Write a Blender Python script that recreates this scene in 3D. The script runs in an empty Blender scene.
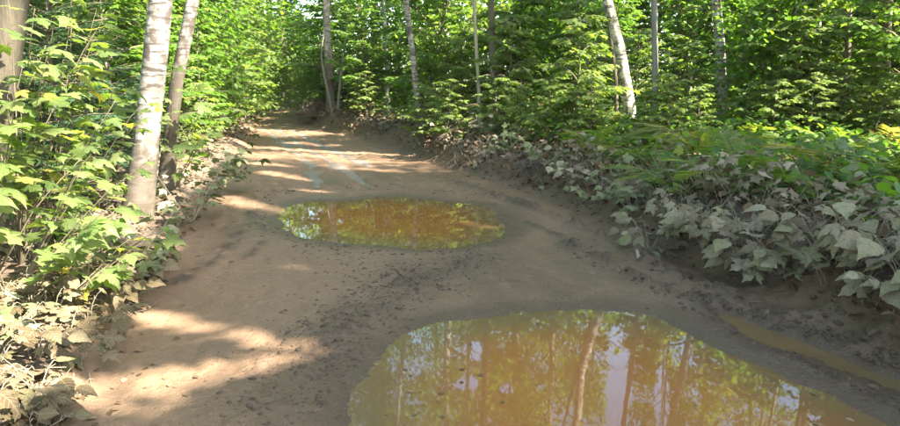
import bpy, math, random
import numpy as np
from mathutils import Vector, Matrix

# ------------------------------------------------------------------ camera, sky, sun, exposure
sc = bpy.context.scene
col = sc.collection
CAM_H, PITCH, FPX = 1.6, math.radians(10.87), 693.0
cam = bpy.data.cameras.new('camera'); cam_o = bpy.data.objects.new('camera', cam); col.objects.link(cam_o)
cam_o.location = (0, 0, CAM_H); cam_o.rotation_euler = (math.pi/2 - PITCH, 0, 0)
cam.sensor_width = 36.0; cam.lens = FPX/900*36.0; cam.clip_start = 0.05; cam.clip_end = 600
sc.camera = cam_o
SUN_EL, SUN_AZ = math.radians(46), math.radians(-31)       # azimuth from +X, behind the camera on the right
SUN = np.array([math.cos(SUN_EL)*math.cos(SUN_AZ), math.cos(SUN_EL)*math.sin(SUN_AZ), math.sin(SUN_EL)])
w = bpy.data.worlds.new('World'); sc.world = w; w.use_nodes = True
nt = w.node_tree; sky = nt.nodes.new('ShaderNodeTexSky'); sky.sky_type = 'NISHITA'; sky.sun_disc = False
sky.sun_elevation = SUN_EL; sky.sun_rotation = math.pi/2 - SUN_AZ
sky.air_density = 1.0; sky.dust_density = 1.8; sky.ozone_density = 0.8
bg = nt.nodes['Background']; bg.inputs['Strength'].default_value = 0.12
nt.links.new(sky.outputs[0], bg.inputs[0])
sl = bpy.data.lights.new('sun', 'SUN'); sl.energy = 5.0; sl.angle = math.radians(0.6); sl.color = (1.0, 0.93, 0.80)
so = bpy.data.objects.new('sun', sl); col.objects.link(so)
so.rotation_euler = Vector(SUN).to_track_quat('Z', 'Y').to_euler(); so.location = (20, -12, 25)
sc.view_settings.view_transform = 'Standard'; sc.view_settings.look = 'None'
sc.view_settings.exposure = 3.08; sc.view_settings.gamma = 1.0
sc.render.engine = 'CYCLES'
cy = sc.cycles
cy.max_bounces = 7; cy.diffuse_bounces = 4; cy.glossy_bounces = 2; cy.transmission_bounces = 4; cy.transparent_max_bounces = 4
cy.caustics_reflective = False; cy.caustics_refractive = False; cy.sample_clamp_indirect = 4.0
cy.use_denoising = True

# ------------------------------------------------------------------ helpers
RS = np.random.RandomState
def ray(u, v):
    x = (u-450)/FPX; y = -(v-213)/FPX
    return np.array([x, math.cos(PITCH)+y*math.sin(PITCH), -math.sin(PITCH)+y*math.cos(PITCH)])
def ground(u, v, z=0.0):
    d = ray(u, v); t = (z-CAM_H)/d[2]; return np.array([d[0]*t, d[1]*t])
def at_y(u, v, Y):
    d = ray(u, v); t = Y/d[1]; return np.array([d[0]*t, Y, CAM_H+d[2]*t])
def G(l, z=0.0): return np.array([ground(u, v, z) for u, v in l])

def hash2(ix, iy, s):
    n = (ix.astype(np.int64)*374761393 + iy.astype(np.int64)*668265263 + s*1442695041) & 0x7fffffff
    n = ((n ^ (n >> 13))*1274126177) & 0x7fffffff
    n = n ^ (n >> 16)
    return (n & 0xffff)/65535.0
def vnoise(x, y, s=0):
    x = np.asarray(x, float); y = np.asarray(y, float)
    ix = np.floor(x); iy = np.floor(y); fx = x-ix; fy = y-iy
    fx = fx*fx*(3-2*fx); fy = fy*fy*(3-2*fy)
    a = hash2(ix, iy, s); b = hash2(ix+1, iy, s); c = hash2(ix, iy+1, s); d = hash2(ix+1, iy+1, s)
    return (a*(1-fx)+b*fx)*(1-fy)+(c*(1-fx)+d*fx)*fy
def fbm(x, y, s=0, o=4):
    t = 0; a = 0.5; f = 1.0
    for i in range(o):
        t = t+a*(vnoise(x*f+i*17.3, y*f-i*9.1, s+i*31)-0.5)*2; a *= 0.5; f *= 2.03
    return t
def sstep(a, b, x):
    t = np.clip((x-a)/(b-a), 0, 1); return t*t*(3-2*t)
def seg_dist(x, y, a, b):
    ax, ay = a; bx, by = b; dx, dy = bx-ax, by-ay
    t = np.clip(((x-ax)*dx+(y-ay)*dy)/(dx*dx+dy*dy+1e-12), 0, 1)
    return np.hypot(x-ax-t*dx, y-ay-t*dy)
def poly_dist(x, y, P):
    d = np.full(np.shape(x), 1e9)
    for i in range(len(P)-1): d = np.minimum(d, seg_dist(x, y, P[i], P[i+1]))
    return d
def sdf(x, y, P):
    d = poly_dist(x, y, np.vstack([P, P[:1]])); ins = np.zeros(np.shape(x), bool); n = len(P)
    for i in range(n):
        x1, y1 = P[i]; x2, y2 = P[(i+1) % n]
        c = ((y1 > y) != (y2 > y)) & (x < (x2-x1)*(y-y1)/(y2-y1+1e-12)+x1)
        ins ^= c
    return np.where(ins, -d, d)
def smooth_poly(P, n=2):
    for _ in range(n):
        Q = np.roll(P, -1, 0); P = np.stack([.75*P+.25*Q, .25*P+.75*Q], 1).reshape(-1, 2)
    return P

def mesh(name, V, F, mat=None, attrs=None, smooth=False):
    """V (n,3), F (m,3) or (m,4) int"""
    me = bpy.data.meshes.new(name); V = np.ascontiguousarray(V, np.float32); F = np.ascontiguousarray(F, np.int32)
    k = F.shape[1]; m = F.shape[0]
    me.vertices.add(len(V)); me.vertices.foreach_set('co', V.ravel())
    me.loops.add(m*k); me.loops.foreach_set('vertex_index', F.ravel())
    me.polygons.add(m); me.polygons.foreach_set('loop_start', np.arange(0, m*k, k, dtype=np.int32))
    if smooth: me.polygons.foreach_set('use_smooth', np.ones(m, bool))
    for an, av in (attrs or {}).items():
        a = me.attributes.new(an, 'FLOAT', 'POINT'); a.data.foreach_set('value', np.ascontiguousarray(av, np.float32))
    me.update(calc_edges=True); me.validate()
    if mat: me.materials.append(mat)
    return me
def obj(name, me, parent=None, loc=None, mw=None):
    o = bpy.data.objects.new(name, me); col.objects.link(o)
    if parent is not None: o.parent = parent
    if mw is not None: o.matrix_local = mw
    elif loc is not None: o.location = loc
    return o
def tag(o, label, cat, group=None):
    o['label'] = label; o['category'] = cat
    if group: o['group'] = group
    return o
def struct(o, label=None):
    o['kind'] = 'structure'
    if label: o['label'] = label
    return o
def stuff(o, label, cat=None):
    o['kind'] = 'stuff'; o['label'] = label
    if cat: o['category'] = cat
    return o
def thing(name, label, cat, loc, rz=0, group=None, s=1.0):
    o = bpy.data.objects.new(name, None); col.objects.link(o); o.empty_display_size = 0.2
    o.location = [float(c) for c in loc]; o.rotation_euler = (0, 0, rz); o.scale = (s, s, s)
    return tag(o, label, cat, group)

class Geo:
    """collects triangles"""
    def __init__(s): s.V = []; s.F = []; s.n = 0; s.A = []
    def add(s, V, F, a=0.0):
        V = np.asarray(V, float); F = np.asarray(F, int)
        s.V.append(V); s.F.append(F+s.n); s.n += len(V); s.A.append(np.full(len(V), a) if np.isscalar(a) else a)
    def tube(s, P, R, n=6, a=0.0, jit=0.0, rng=None):
        P = np.asarray(P, float); k = len(P); R = np.broadcast_to(np.asarray(R, float), (k,))
        T = np.gradient(P, axis=0); T /= np.linalg.norm(T, axis=1)[:, None]+1e-9
        ref = np.array([0, 0, 1.0]) if abs(T[0][2]) < .8 else np.array([1.0, 0, 0])
        u = np.cross(T, ref); u /= np.linalg.norm(u, axis=1)[:, None]+1e-9; v = np.cross(T, u)
        th = np.arange(n)*2*math.pi/n
        rr = R[:, None]*(1+(jit*(rng.rand(k, n)-.5) if jit else 0)) * np.ones((k, n))
        V = P[:, None, :]+rr[..., None]*(np.cos(th)[None, :, None]*u[:, None, :]+np.sin(th)[None, :, None]*v[:, None, :])
        i = np.arange(k-1)[:, None]*n; j = np.arange(n)[None, :]; j2 = (j+1) % n
        q = np.stack([i+j, i+j2, i+n+j2, i+n+j], -1).reshape(-1, 4)
        F = np.vstack([q[:, [0, 1, 2]], q[:, [0, 2, 3]]])
        V = V.reshape(-1, 3); m = len(V)
        V = np.vstack([V, P[-1:]]); e = (k-1)*n
        F = np.vstack([F, np.array([[e+t, e+(t+1) % n, m] for t in range(n)])])
        s.add(V, F, a)
    def mesh(s, name, mat, smooth=True):
        return mesh(name, np.vstack(s.V), np.vstack(s.F), mat, {'tint': np.concatenate(s.A)}, smooth)

# ------------------------------------------------------------------ materials
def mat_new(name):
    m = bpy.data.materials.new(name); m.use_nodes = True; t = m.node_tree; t.nodes.clear()
    return m, t, t.nodes.new('ShaderNodeOutputMaterial')
def N(t, typ, **k):
    n = t.nodes.new('ShaderNode'+typ)
    for a, b in k.items():
        if a in n.inputs.keys(): n.inputs[a].default_value = b
        else: setattr(n, a, b)
    return n
def ramp(t, src, stops):
    r = t.nodes.new('ShaderNodeValToRGB'); e = r.color_ramp.elements
    while len(e) < len(stops): e.new(0.5)
    for el, (p, c) in zip(e, stops): el.position = p; el.color = (*c, 1)
    t.links.new(src, r.inputs[0]); return r.outputs[0]
def mixc(t, f, a, b, mode='MIX'):
    m = t.nodes.new('ShaderNodeMix'); m.data_type = 'RGBA'; m.blend_type = mode
    for s, x in ((m.inputs[0], f), (m.inputs[6], a), (m.inputs[7], b)):
        if hasattr(x, 'is_output'): t.links.new(x, s)
        else: s.default_value = x if not isinstance(x, tuple) else (*x, 1)
    return m.outputs[2]
def math_(t, op, a, b=0.0, clamp=False):
    m = t.nodes.new('ShaderNodeMath'); m.operation = op; m.use_clamp = clamp
    for s, x in ((m.inputs[0], a), (m.inputs[1], b)):
        if hasattr(x, 'is_output'): t.links.new(x, s)
        else: s.default_value = x
    return m.outputs[0]
def noise(t, scale, coord=None, detail=3, vec_scale=None, rough=.5):
    n = N(t, 'TexNoise', Scale=scale, Detail=detail, Roughness=rough)
    c = coord if coord is not None else t.nodes.new('ShaderNodeTexCoord').outputs['Object']
    if vec_scale:
        mp = t.nodes.new('ShaderNodeMapping'); mp.inputs['Scale'].default_value = vec_scale
        t.links.new(c, mp.inputs[0]); c = mp.outputs[0]
    t.links.new(c, n.inputs['Vector']); return n.outputs['Fac']

def leaf_mat(name, stops, trans=0.54, tmul=(1.7, 1.75, 0.6), per_object=False, rough=.5, spec=.35, splash=(.2, .17, .09, .35)):
    m, t, out = mat_new(name)
    if per_object: src = N(t, 'ObjectInfo').outputs['Random']
    else: a = N(t, 'Attribute'); a.attribute_name = 'tint'; src = a.outputs['Fac']
    c = ramp(t, src, stops)
    pos = N(t, 'NewGeometry').outputs['Position']
    bl = noise(t, 38.0, pos, 2)
    c = mixc(t, math_(t, 'MULTIPLY', math_(t, 'SUBTRACT', bl, .5), .7, True), c, (0.16, .15, .06))
    if per_object:
        oc = t.nodes.new('ShaderNodeTexCoord').outputs['Object']; sp = t.nodes.new('ShaderNodeSeparateXYZ'); t.links.new(oc, sp.inputs[0])
        ax = math_(t, 'ABSOLUTE', sp.outputs[0]); q = math_(t, 'MULTIPLY', math_(t, 'SUBTRACT', sp.outputs[1], math_(t, 'MULTIPLY', ax, .9)), 5.5)
        v1 = math_(t, 'LESS_THAN', math_(t, 'ABSOLUTE', math_(t, 'SUBTRACT', math_(t, 'FRACT', q), .5)), .07); v2 = math_(t, 'LESS_THAN', ax, .016)
        c = mixc(t, math_(t, 'MULTIPLY', math_(t, 'MAXIMUM', v1, v2), .3), c, (.34, .33, .18))
        sp1 = ramp(t, noise(t, 4.0, oc, 4, None, .65), [(.5, (0, 0, 0)), (.66, (1, 1, 1))])
        c = mixc(t, math_(t, 'MULTIPLY', sp1, splash[3]), c, splash[:3])
    p = N(t, 'BsdfPrincipled'); p.inputs['Roughness'].default_value = rough; p.inputs['Specular IOR Level'].default_value = spec
    t.links.new(c, p.inputs['Base Color'])
    tr = N(t, 'BsdfTranslucent'); t.links.new(mixc(t, 1.0, c, tmul, 'MULTIPLY'), tr.inputs[0])
    mx = N(t, 'MixShader'); mx.inputs[0].default_value = trans
    t.links.new(p.outputs[0], mx.inputs[1]); t.links.new(tr.outputs[0], mx.inputs[2]); t.links.new(mx.outputs[0], out.inputs[0])
    return m
GREEN = [(0, (.052, .112, .018)), (.35, (.082, .165, .024)), (.7, (.12, .215, .030)), (.9, (.17, .245, .035)), (1, (.33, .29, .04))]
GREEN_D = [(0, (.030, .072, .020)), (.5, (.050, .105, .022)), (1, (.085, .15, .026))]
GREEN_Y = [(0, (.085, .145, .030)), (.5, (.13, .19, .050)), (.9, (.185, .23, .085)), (.97, (.30, .29, .07)), (1, (.50, .40, .04))]
DUST = [(0, (.12, .090, .056)), (.3, (.19, .153, .105)), (.6, (.25, .208, .148)), (.8, (.19, .185, .10)), (1, (.33, .285, .215))]
DUST_G = [(0, (.08, .105, .040)), (.35, (.125, .15, .065)), (.7, (.18, .195, .10)), (1, (.26, .25, .16))]
M_LEAF = leaf_mat('leaf_green', GREEN)
M_LEAF_Y = leaf_mat('leaf_light_green', GREEN_Y)
M_LEAF_YO = leaf_mat('leaf_light_green_single', GREEN_Y, per_object=True)
M_CANOPY = leaf_mat('leaf_canopy', GREEN, trans=.55)
M_FIR = leaf_mat('fir_needles', [(0, (.018, .045, .022)), (.6, (.03, .07, .03)), (1, (.05, .095, .035))], trans=.15)
M_FERN = leaf_mat('fern_green', [(0, (.06, .12, .02)), (.6, (.10, .16, .025)), (.9, (.16, .19, .04)), (1, (.24, .19, .08))], per_object=True)
M_DUST = leaf_mat('leaf_dusty', DUST, splash=(.075, .085, .03, .75), trans=.16, tmul=(1, 1, .7), per_object=True, rough=.8, spec=.15)
M_DUSTG = leaf_mat('leaf_dusty_green', DUST_G, splash=(.22, .19, .13, .7), trans=.22, tmul=(1.1, 1.2, .7), per_object=True, rough=.7, spec=.2)
M_FRESH = leaf_mat('leaf_fresh_single', GREEN, per_object=True, splash=(.2, .19, .1, .25))
M_DUST_L = leaf_mat('leaf_mud_coated', [(p, tuple(v*k for v, k in zip(c, (.56, .49, .42)))) for p, c in DUST], splash=(.075, .058, .03, .7), trans=.14, tmul=(1, 1, .7), per_object=True, rough=.8, spec=.15)
M_DUST_M = leaf_mat('leaf_dusty_mass', DUST_G, trans=.22, tmul=(1.2, 1.2, .7), rough=.7, spec=.2)
M_DUST_B = leaf_mat('leaf_dusty_pale_mass', DUST, trans=.16, tmul=(1, 1, .7), rough=.8, spec=.15)
M_DEAD = leaf_mat('leaf_dead', [(0, (.075, .05, .03)), (.4, (.13, .085, .05)), (.8, (.21, .145, .09)), (1, (.30, .22, .14))], trans=.2, tmul=(1.3, 1, .6), rough=.8, spec=.1)

def bark(name, c1, c2, scale=(14, 14, 2.2), bump=.5):
    m, t, out = mat_new(name); p = N(t, 'BsdfPrincipled'); p.inputs['Roughness'].default_value = .9
    n = noise(t, 1.0, None, 5, scale, .6); n2 = noise(t, 2.2, None, 3)
    c = mixc(t, n, c1, c2); c = mixc(t, math_(t, 'MULTIPLY', n2, .35), c, (.10, .11, .05))
    t.links.new(c, p.inputs['Base Color'])
    b = N(t, 'Bump'); b.inputs['Strength'].default_value = bump; b.inputs['Distance'].default_value = .02
    t.links.new(n, b.inputs['Height']); t.links.new(b.outputs[0], p.inputs['Normal']); t.links.new(p.outputs[0], out.inputs[0])
    return m
M_BARK = bark('bark_brown', (.05, .038, .026), (.17, .13, .095))
M_BARK_G = bark('bark_grey', (.11, .105, .095), (.30, .285, .26))
M_BARK_P = bark('bark_peeling', (.022, .016, .011), (.115, .086, .062), (24, 24, 3), 1.0)
M_TWIG = bark('twig', (.07, .05, .03), (.17, .13, .08))
M_STEM = bark('stem_dusty', (.17, .135, .09), (.33, .27, .19))
M_SAP = bark('sapling_bark_pale', (.20, .18, .12), (.46, .42, .30))
def birch_mat(name, base_dark=0.0, white=(.43, .405, .36)):
    m, t, out = mat_new(name); p = N(t, 'BsdfPrincipled'); p.inputs['Roughness'].default_value = .7
    tc = t.nodes.new('ShaderNodeTexCoord').outputs['Object']
    n1 = noise(t, 1.0, tc, 4, (5, 5, 30)); n2 = noise(t, 1.0, tc, 5, (7, 7, 9), .65); n3 = noise(t, 1.0, tc, 4, (4.5, 4.5, 3.2), .6)
    c = mixc(t, n3, tuple(x*.66 for x in white), white)
    c = mixc(t, ramp(t, n2, [(.42, (0, 0, 0)), (.56, (1, 1, 1))]), (.22, .18, .14), c)
    d = ramp(t, n1, [(.54, (0, 0, 0)), (.60, (1, 1, 1))])
    c = mixc(t, math_(t, 'MULTIPLY', d, .85), c, (.055, .045, .035))
    d2 = ramp(t, n3, [(.545, (0, 0, 0)), (.60, (1, 1, 1))])
    c = mixc(t, math_(t, 'MULTIPLY', d2, .8), c, (.08, .06, .045))
    if base_dark:
        sp = t.nodes.new('ShaderNodeSeparateXYZ'); t.links.new(tc, sp.inputs[0])
        z = math_(t, 'ADD', sp.outputs[2], math_(t, 'MULTIPLY', n2, .6))
        k = ramp(t, math_(t, 'DIVIDE', z, base_dark), [(.75, (1, 1, 1)), (1.0, (0, 0, 0))])
        c = mixc(t, math_(t, 'MULTIPLY', k, .85), c, mixc(t, n1, (.045, .034, .022), (.12, .092, .062)))
    t.links.new(c, p.inputs['Base Color'])
    b = N(t, 'Bump'); b.inputs['Strength'].default_value = .4; b.inputs['Distance'].default_value = .015
    t.links.new(n1, b.inputs['Height']); t.links.new(b.outputs[0], p.inputs['Normal']); t.links.new(p.outputs[0], out.inputs[0])
    return m
M_BIRCH = birch_mat('bark_birch', 1.25)
M_BIRCH_B = birch_mat('bark_birch_brown_base', 2.3)
M_BIRCH_C = birch_mat('bark_birch_cream', 0, (.68, .62, .46))
M_BIRCH_G = birch_mat('bark_birch_grey', 0, (.46, .45, .43))

def mud_mat():
    m, t, out = mat_new('mud'); p = N(t, 'BsdfPrincipled'); p.inputs['Specular IOR Level'].default_value = .32
    tc = t.nodes.new('ShaderNodeTexCoord').outputs['Object']
    a = N(t, 'Attribute'); a.attribute_name = 'wet'; wet = a.outputs['Fac']
    a2 = N(t, 'Attribute'); a2.attribute_name = 'dark'; dk = a2.outputs['Fac']
    n1 = noise(t, 2.0, tc, 5, None, .6); n2 = noise(t, 26.0, tc, 4, None, .65); n3 = noise(t, 120.0, tc, 2)
    dry = mixc(t, n1, (.150, .088, .049), (.24, .152, .088))
    dry = mixc(t, math_(t, 'MULTIPLY', n2, .5), dry, (.29, .192, .12))
    damp = mixc(t, n1, (.076, .043, .024), (.152, .092, .057))
    damp = mixc(t, math_(t, 'MULTIPLY', n2, .35), damp, (.19, .126, .084))
    c = mixc(t, wet, dry, damp)
    spk = ramp(t, n3, [(.60, (0, 0, 0)), (.70, (1, 1, 1))])
    c = mixc(t, math_(t, 'MULTIPLY', spk, .35), c, (.06, .045, .032))
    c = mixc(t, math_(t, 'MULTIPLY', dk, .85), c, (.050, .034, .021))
    t.links.new(c, p.inputs['Base Color'])
    r = math_(t, 'SUBTRACT', .92, math_(t, 'MULTIPLY', wet, .56)); r = math_(t, 'ADD', r, math_(t, 'MULTIPLY', math_(t, 'SUBTRACT', n2, .5), .3), True)
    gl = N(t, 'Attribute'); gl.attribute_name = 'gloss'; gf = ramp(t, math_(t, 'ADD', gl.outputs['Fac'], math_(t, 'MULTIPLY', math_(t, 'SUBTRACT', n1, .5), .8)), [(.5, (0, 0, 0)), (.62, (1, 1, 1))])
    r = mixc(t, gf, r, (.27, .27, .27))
    t.links.new(r, p.inputs['Roughness'])
    b = N(t, 'Bump'); b.inputs['Strength'].default_value = .65; b.inputs['Distance'].default_value = .025
    ta = N(t, 'Attribute'); ta.attribute_name = 'track'; tm = N(t, 'Attribute'); tm.attribute_name = 'tread'
    sp = t.nodes.new('ShaderNodeSeparateXYZ'); t.links.new(tc, sp.inputs[0])
    ph = math_(t, 'ADD', math_(t, 'MULTIPLY', sp.outputs[1], 105.0), math_(t, 'MULTIPLY', math_(t, 'ABSOLUTE', ta.outputs['Fac']), 70.0))
    td = math_(t, 'MULTIPLY', math_(t, 'MULTIPLY', math_(t, 'GREATER_THAN', math_(t, 'SINE', math_(t, 'ADD', ph, math_(t, 'MULTIPLY', n2, 3.0))), .1), tm.outputs['Fac']), 1.3)
    h = math_(t, 'ADD', math_(t, 'ADD', n2, math_(t, 'MULTIPLY', n3, .35)), td); t.links.new(h, b.inputs['Height'])
    t.links.new(mixc(t, math_(t, 'MULTIPLY', gf, .45), c, (.24, .225, .215)), p.inputs['Base Color'])  # pale grey painted into the far ruts as wet sky sheen
    t.links.new(b.outputs[0], p.inputs['Normal']); t.links.new(p.outputs[0], out.inputs[0]); return m
M_MUD = mud_mat()
def floor_mat():
    m, t, out = mat_new('forest_soil'); p = N(t, 'BsdfPrincipled'); p.inputs['Roughness'].default_value = .95
    tc = t.nodes.new('ShaderNodeTexCoord').outputs['Object']
    n1 = noise(t, 3.0, tc, 5, None, .7); n2 = noise(t, 22.0, tc, 4, None, .7)
    c = mixc(t, n1, (.05, .036, .025), (.12, .085, .06)); c = mixc(t, math_(t, 'MULTIPLY', n2, .6), c, (.19, .135, .09))
    a2 = N(t, 'Attribute'); a2.attribute_name = 'dark'
    c = mixc(t, a2.outputs['Fac'], c, mixc(t, n2, (.045, .035, .027), (.12, .095, .075)))
    t.links.new(c, p.inputs['Base Color'])
    b = N(t, 'Bump'); b.inputs['Strength'].default_value = .8; b.inputs['Distance'].default_value = .03
    t.links.new(n2, b.inputs['Height']); t.links.new(b.outputs[0], p.inputs['Normal']); t.links.new(p.outputs[0], out.inputs[0]); return m
M_FLOOR = floor_mat()
def water_mat(name, c1, c2):
    m, t, out = mat_new(name); p = N(t, 'BsdfPrincipled'); p.inputs['Roughness'].default_value = .02; p.inputs['IOR'].default_value = 1.33
    tc = t.nodes.new('ShaderNodeTexCoord').outputs['Object']
    n1 = noise(t, 1.2, tc, 4); a = N(t, 'Attribute'); a.attribute_name = 'shore'
    c = mixc(t, n1, c1, c2); c = mixc(t, a.outputs['Fac'], c, (.135, .092, .046))
    spk = ramp(t, noise(t, 95.0, tc, 1), [(.71, (0, 0, 0)), (.745, (1, 1, 1))])
    c = mixc(t, math_(t, 'MULTIPLY', spk, .5), c, (.4, .36, .25))
    t.links.new(c, p.inputs['Base Color'])
    b = N(t, 'Bump'); b.inputs['Strength'].default_value = .035; b.inputs['Distance'].default_value = .01
    n2 = noise(t, 4.0, tc, 2); t.links.new(n2, b.inputs['Height']); t.links.new(b.outputs[0], p.inputs['Normal'])
    t.links.new(p.outputs[0], out.inputs[0]); return m
M_WATER = water_mat('muddy_water', (.225, .094, .028), (.27, .119, .041))
M_WATER_F = water_mat('muddy_water_olive', (.195, .080, .022), (.24, .104, .034))
M_WATER_R = water_mat('muddy_water_orange', (.30, .138, .052), (.35, .172, .07))

# ------------------------------------------------------------------ terrain
LE = np.array([(-1.45, -30), (-1.45, -5), (-1.6, 1), (-1.74, 3.01), (-2.0, 4.11), (-2.26, 5.3), (-2.65, 6.87), (-3.19, 9.27), (-4.02, 13.2), (-5.6, 20), (-7.0, 25.8), (-7.9, 29), (-8.1, 31.5), (-7.0, 35), (-3, 40), (8, 48), (60, 92)])
RE = np.array([(2.6, -30), (2.6, -5), (2.6, 1), (2.56, 3.23), (2.48, 3.59), (2.40, 4.52), (2.14, 5.74), (1.92, 6.66), (1.69, 8.2), (1.04, 10.14), (.17, 11.8), (-1.16, 16.1), (-2.75, 19.84), (-4.5, 23.6), (-5.3, 26), (-5.8, 28.5), (-5.2, 31), (-3, 34), (3, 38), (13, 44), (66, 86)])
def xl(y): return np.interp(y, LE[:, 1], LE[:, 0])
def xr(y): return np.interp(y, RE[:, 1], RE[:, 0])
NEAR = smooth_poly(G([(352, 470), (350, 426), (356, 385), (385, 348), (440, 322), (520, 312), (610, 308), (675, 322), (730, 344), (800, 372), (860, 402), (915, 432), (960, 470), (900, 520), (600, 560), (400, 530)]))
FAR = smooth_poly(G([(272, 216), (284, 206), (312, 200), (352, 201), (385, 196), (430, 200), (478, 205), (500, 216), (507, 230), (488, 245), (430, 250), (385, 247), (330, 242), (288, 234)]))
RUT = smooth_poly(G([(714, 313), (742, 319), (768, 333), (800, 341), (835, 353), (862, 366), (905, 382), (960, 403), (960, 418), (905, 397), (868, 376), (838, 371), (800, 352), (770, 347), (735, 329)]))
SHEEN = [G(l) for l in ([(420, 268), (520, 266)], [(300, 170), (312, 186)], [(272, 138), (300, 150)], [(255, 131), (295, 139)])]
RIDGE = [(G(l), wd, h) for l, wd, h in (
    ([(560, 245), (600, 262), (640, 285), (690, 305), (730, 330), (780, 352), (830, 380), (880, 402), (920, 420)], .06, .055),
    ([(690, 300), (740, 314), (800, 338), (860, 362), (920, 388)], .05, .05),
    ([(640, 262), (700, 290), (760, 316), (850, 350), (940, 385)], .09, .06),
    ([(480, 195), (540, 215), (600, 240), (650, 270)], .06, .04),
    ([(500, 215), (560, 240), (610, 268), (650, 290)], .05, .03),
    ([(440, 180), (500, 200), (560, 222), (620, 250)], .07, .05),
    ([(250, 215), (270, 240), (250, 262)], .05, .018), ([(180, 290), (230, 250), (262, 210)], .09, .02))]
FARRUT = [G(l) for l in ([(262, 128), (285, 145), (310, 165), (318, 190)], [(290, 130), (325, 148), (370, 168)], [(275, 128), (300, 146), (340, 168), (372, 190)])]
def terrain(x, y):
    """height, wetness, darkness"""
    L = xl(y)+.16*fbm(x*0+y*.9, y*.35, 3, 3); R = xr(y)+.14*fbm(x*0+y*1.1, y*.4, 5, 3)
    h = .035+.018*fbm(x*.8, y*.8, 11, 4)+.016*fbm(x*4, y*4, 12, 3)+.011*fbm(x*15, y*15, 13, 3)
    wet = np.clip(.45+.55*fbm(x*.7, y*.7, 21, 3)+sstep(-2.4, -.2, x-(.06*(5-y)*0))*0.25, 0, 1)
    sx = x-(L+R)/2; st_ = fbm(sx*7, y*.7, 15, 3)*sstep(.35, .6, vnoise(sx*1.1+4, y*.4, 16)); h = h+.022*st_; wet = np.clip(wet+.5*st_, 0, 1)
    dark = np.zeros_like(h)
    mk = (x > L-.8) & (x < R+.9) & (y > 1.5) & (y < 31)
    if mk.any():
        h[mk], wet[mk], dark[mk] = road_relief(x[mk], y[mk], h[mk], wet[mk], dark[mk])
    # banks
    a = L-x; b = x-R
    hl = np.where(a > 0, .16*sstep(0, .5, a)+.16*sstep(.5, 2.0, a)+.25*sstep(2, 12, a)+.05*fbm(x*1.7, y*1.7, 71, 4)*sstep(0, .5, a), 0)
    hb = .30+.22*vnoise(y*.35, x*0, 72)
    hr = np.where(b > -.25, hb*sstep(-.15, .55, b+.12*fbm(x*3, y*3, 74, 3))+.12*sstep(.5, 3, b)+.3*sstep(3, 15, b)+(.06*fbm(x*2.4, y*2.4, 73, 4)+.06*fbm(x*8, y*8, 75, 3)+.03*fbm(x*21, y*21, 76, 3))*sstep(-.25, .3, b), 0)
    h = h+hl+hr
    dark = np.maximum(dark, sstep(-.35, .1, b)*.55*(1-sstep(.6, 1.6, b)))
    wet = np.clip(wet*(1-.6*sstep(-.6, .2, a)), 0, 1)
    # the ground climbs gently far off
    h = h+.9*sstep(24, 60, y)
    return h, wet, dark
def road_relief(x, y, h, wet, dark):
    for P, wd, hh in RIDGE:
        d = poly_dist(x, y, P)+.05*fbm(x*6, y*6, 41, 2)
        k = np.exp(-(d/wd)**2)*sstep(.25, .6, vnoise(x*7, y*7, 44)*.6+vnoise(x*19, y*19, 45)*.4)
        h = h+hh*k*(.6+.9*vnoise(x*16, y*16, 43)); dark = np.maximum(dark, k*.9)
    for P in FARRUT:
        d = poly_dist(x, y, P)+.12*fbm(x*2, y*2, 47, 2); k = np.exp(-(d/.16)**2); h = h-.045*k; wet = np.maximum(wet, 1.25*k)
    # clumpy band between the puddles
    c = np.exp(-(poly_dist(x, y, G([(470, 262), (400, 290), (350, 330), (300, 400)]))/.38)**2)
    cl = c*sstep(.52, .75, vnoise(x*14, y*14, 51)*.55+vnoise(x*31, y*31, 52)*.45)
    h = h+.022*cl; dark = np.maximum(dark, np.maximum(.75*cl, .4*c*sstep(.3, .6, vnoise(x*2, y*2, 53)))); wet = np.clip(np.maximum(wet, c), 0, 1)
    fm = np.full(x.shape, 9.0)
    # puddles: the ground crosses the water level (z = 0) along the shore
    for P, sl_ in ((NEAR, .075), (FAR, .08), (RUT, .22)):
        f = sdf(x, y, P)+(.07 if P is RUT else .10)*fbm(x*2.6, y*2.6, 61, 4)+.03*fbm(x*14, y*14, 62, 3)
        fm = np.minimum(fm, f); g = np.clip(f*sl_, -.09, .06)
        k = 1-sstep(.1, .45, f); h = h*(1-k)+(g+np.where(f > 0, (h-.035)*.5, 0))*k
        dark = np.maximum(dark, .6*(1-sstep(.0, .32, f+.1*fbm(x*5, y*5, 66, 2))))
        wet = np.maximum(wet, 1-sstep(.05, 1.0, f+.25*fbm(x*2.3, y*2.3, 63, 2)))
    h = np.where(fm > .01, np.maximum(h, .002+np.clip(fm*.1, 0, .012)+.004*vnoise(x*9, y*9, 65)), h)
    return h, wet, dark
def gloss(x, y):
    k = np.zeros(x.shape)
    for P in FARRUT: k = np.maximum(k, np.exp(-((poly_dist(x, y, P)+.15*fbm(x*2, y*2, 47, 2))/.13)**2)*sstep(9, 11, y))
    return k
TRACKS = [G(l)[::-1] for l in ([(980, 450), (850, 388), (740, 336), (650, 292), (570, 248), (505, 212), (430, 178), (380, 160)], [(820, 340), (700, 292), (610, 258), (530, 220), (470, 192)], [(215, 440), (222, 380), (232, 320), (248, 262), (258, 215), (278, 178), (296, 152)], [(330, 440), (312, 380), (296, 320), (284, 262), (270, 225)], [(450, 290), (520, 285), (600, 290)][:2])]
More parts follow.
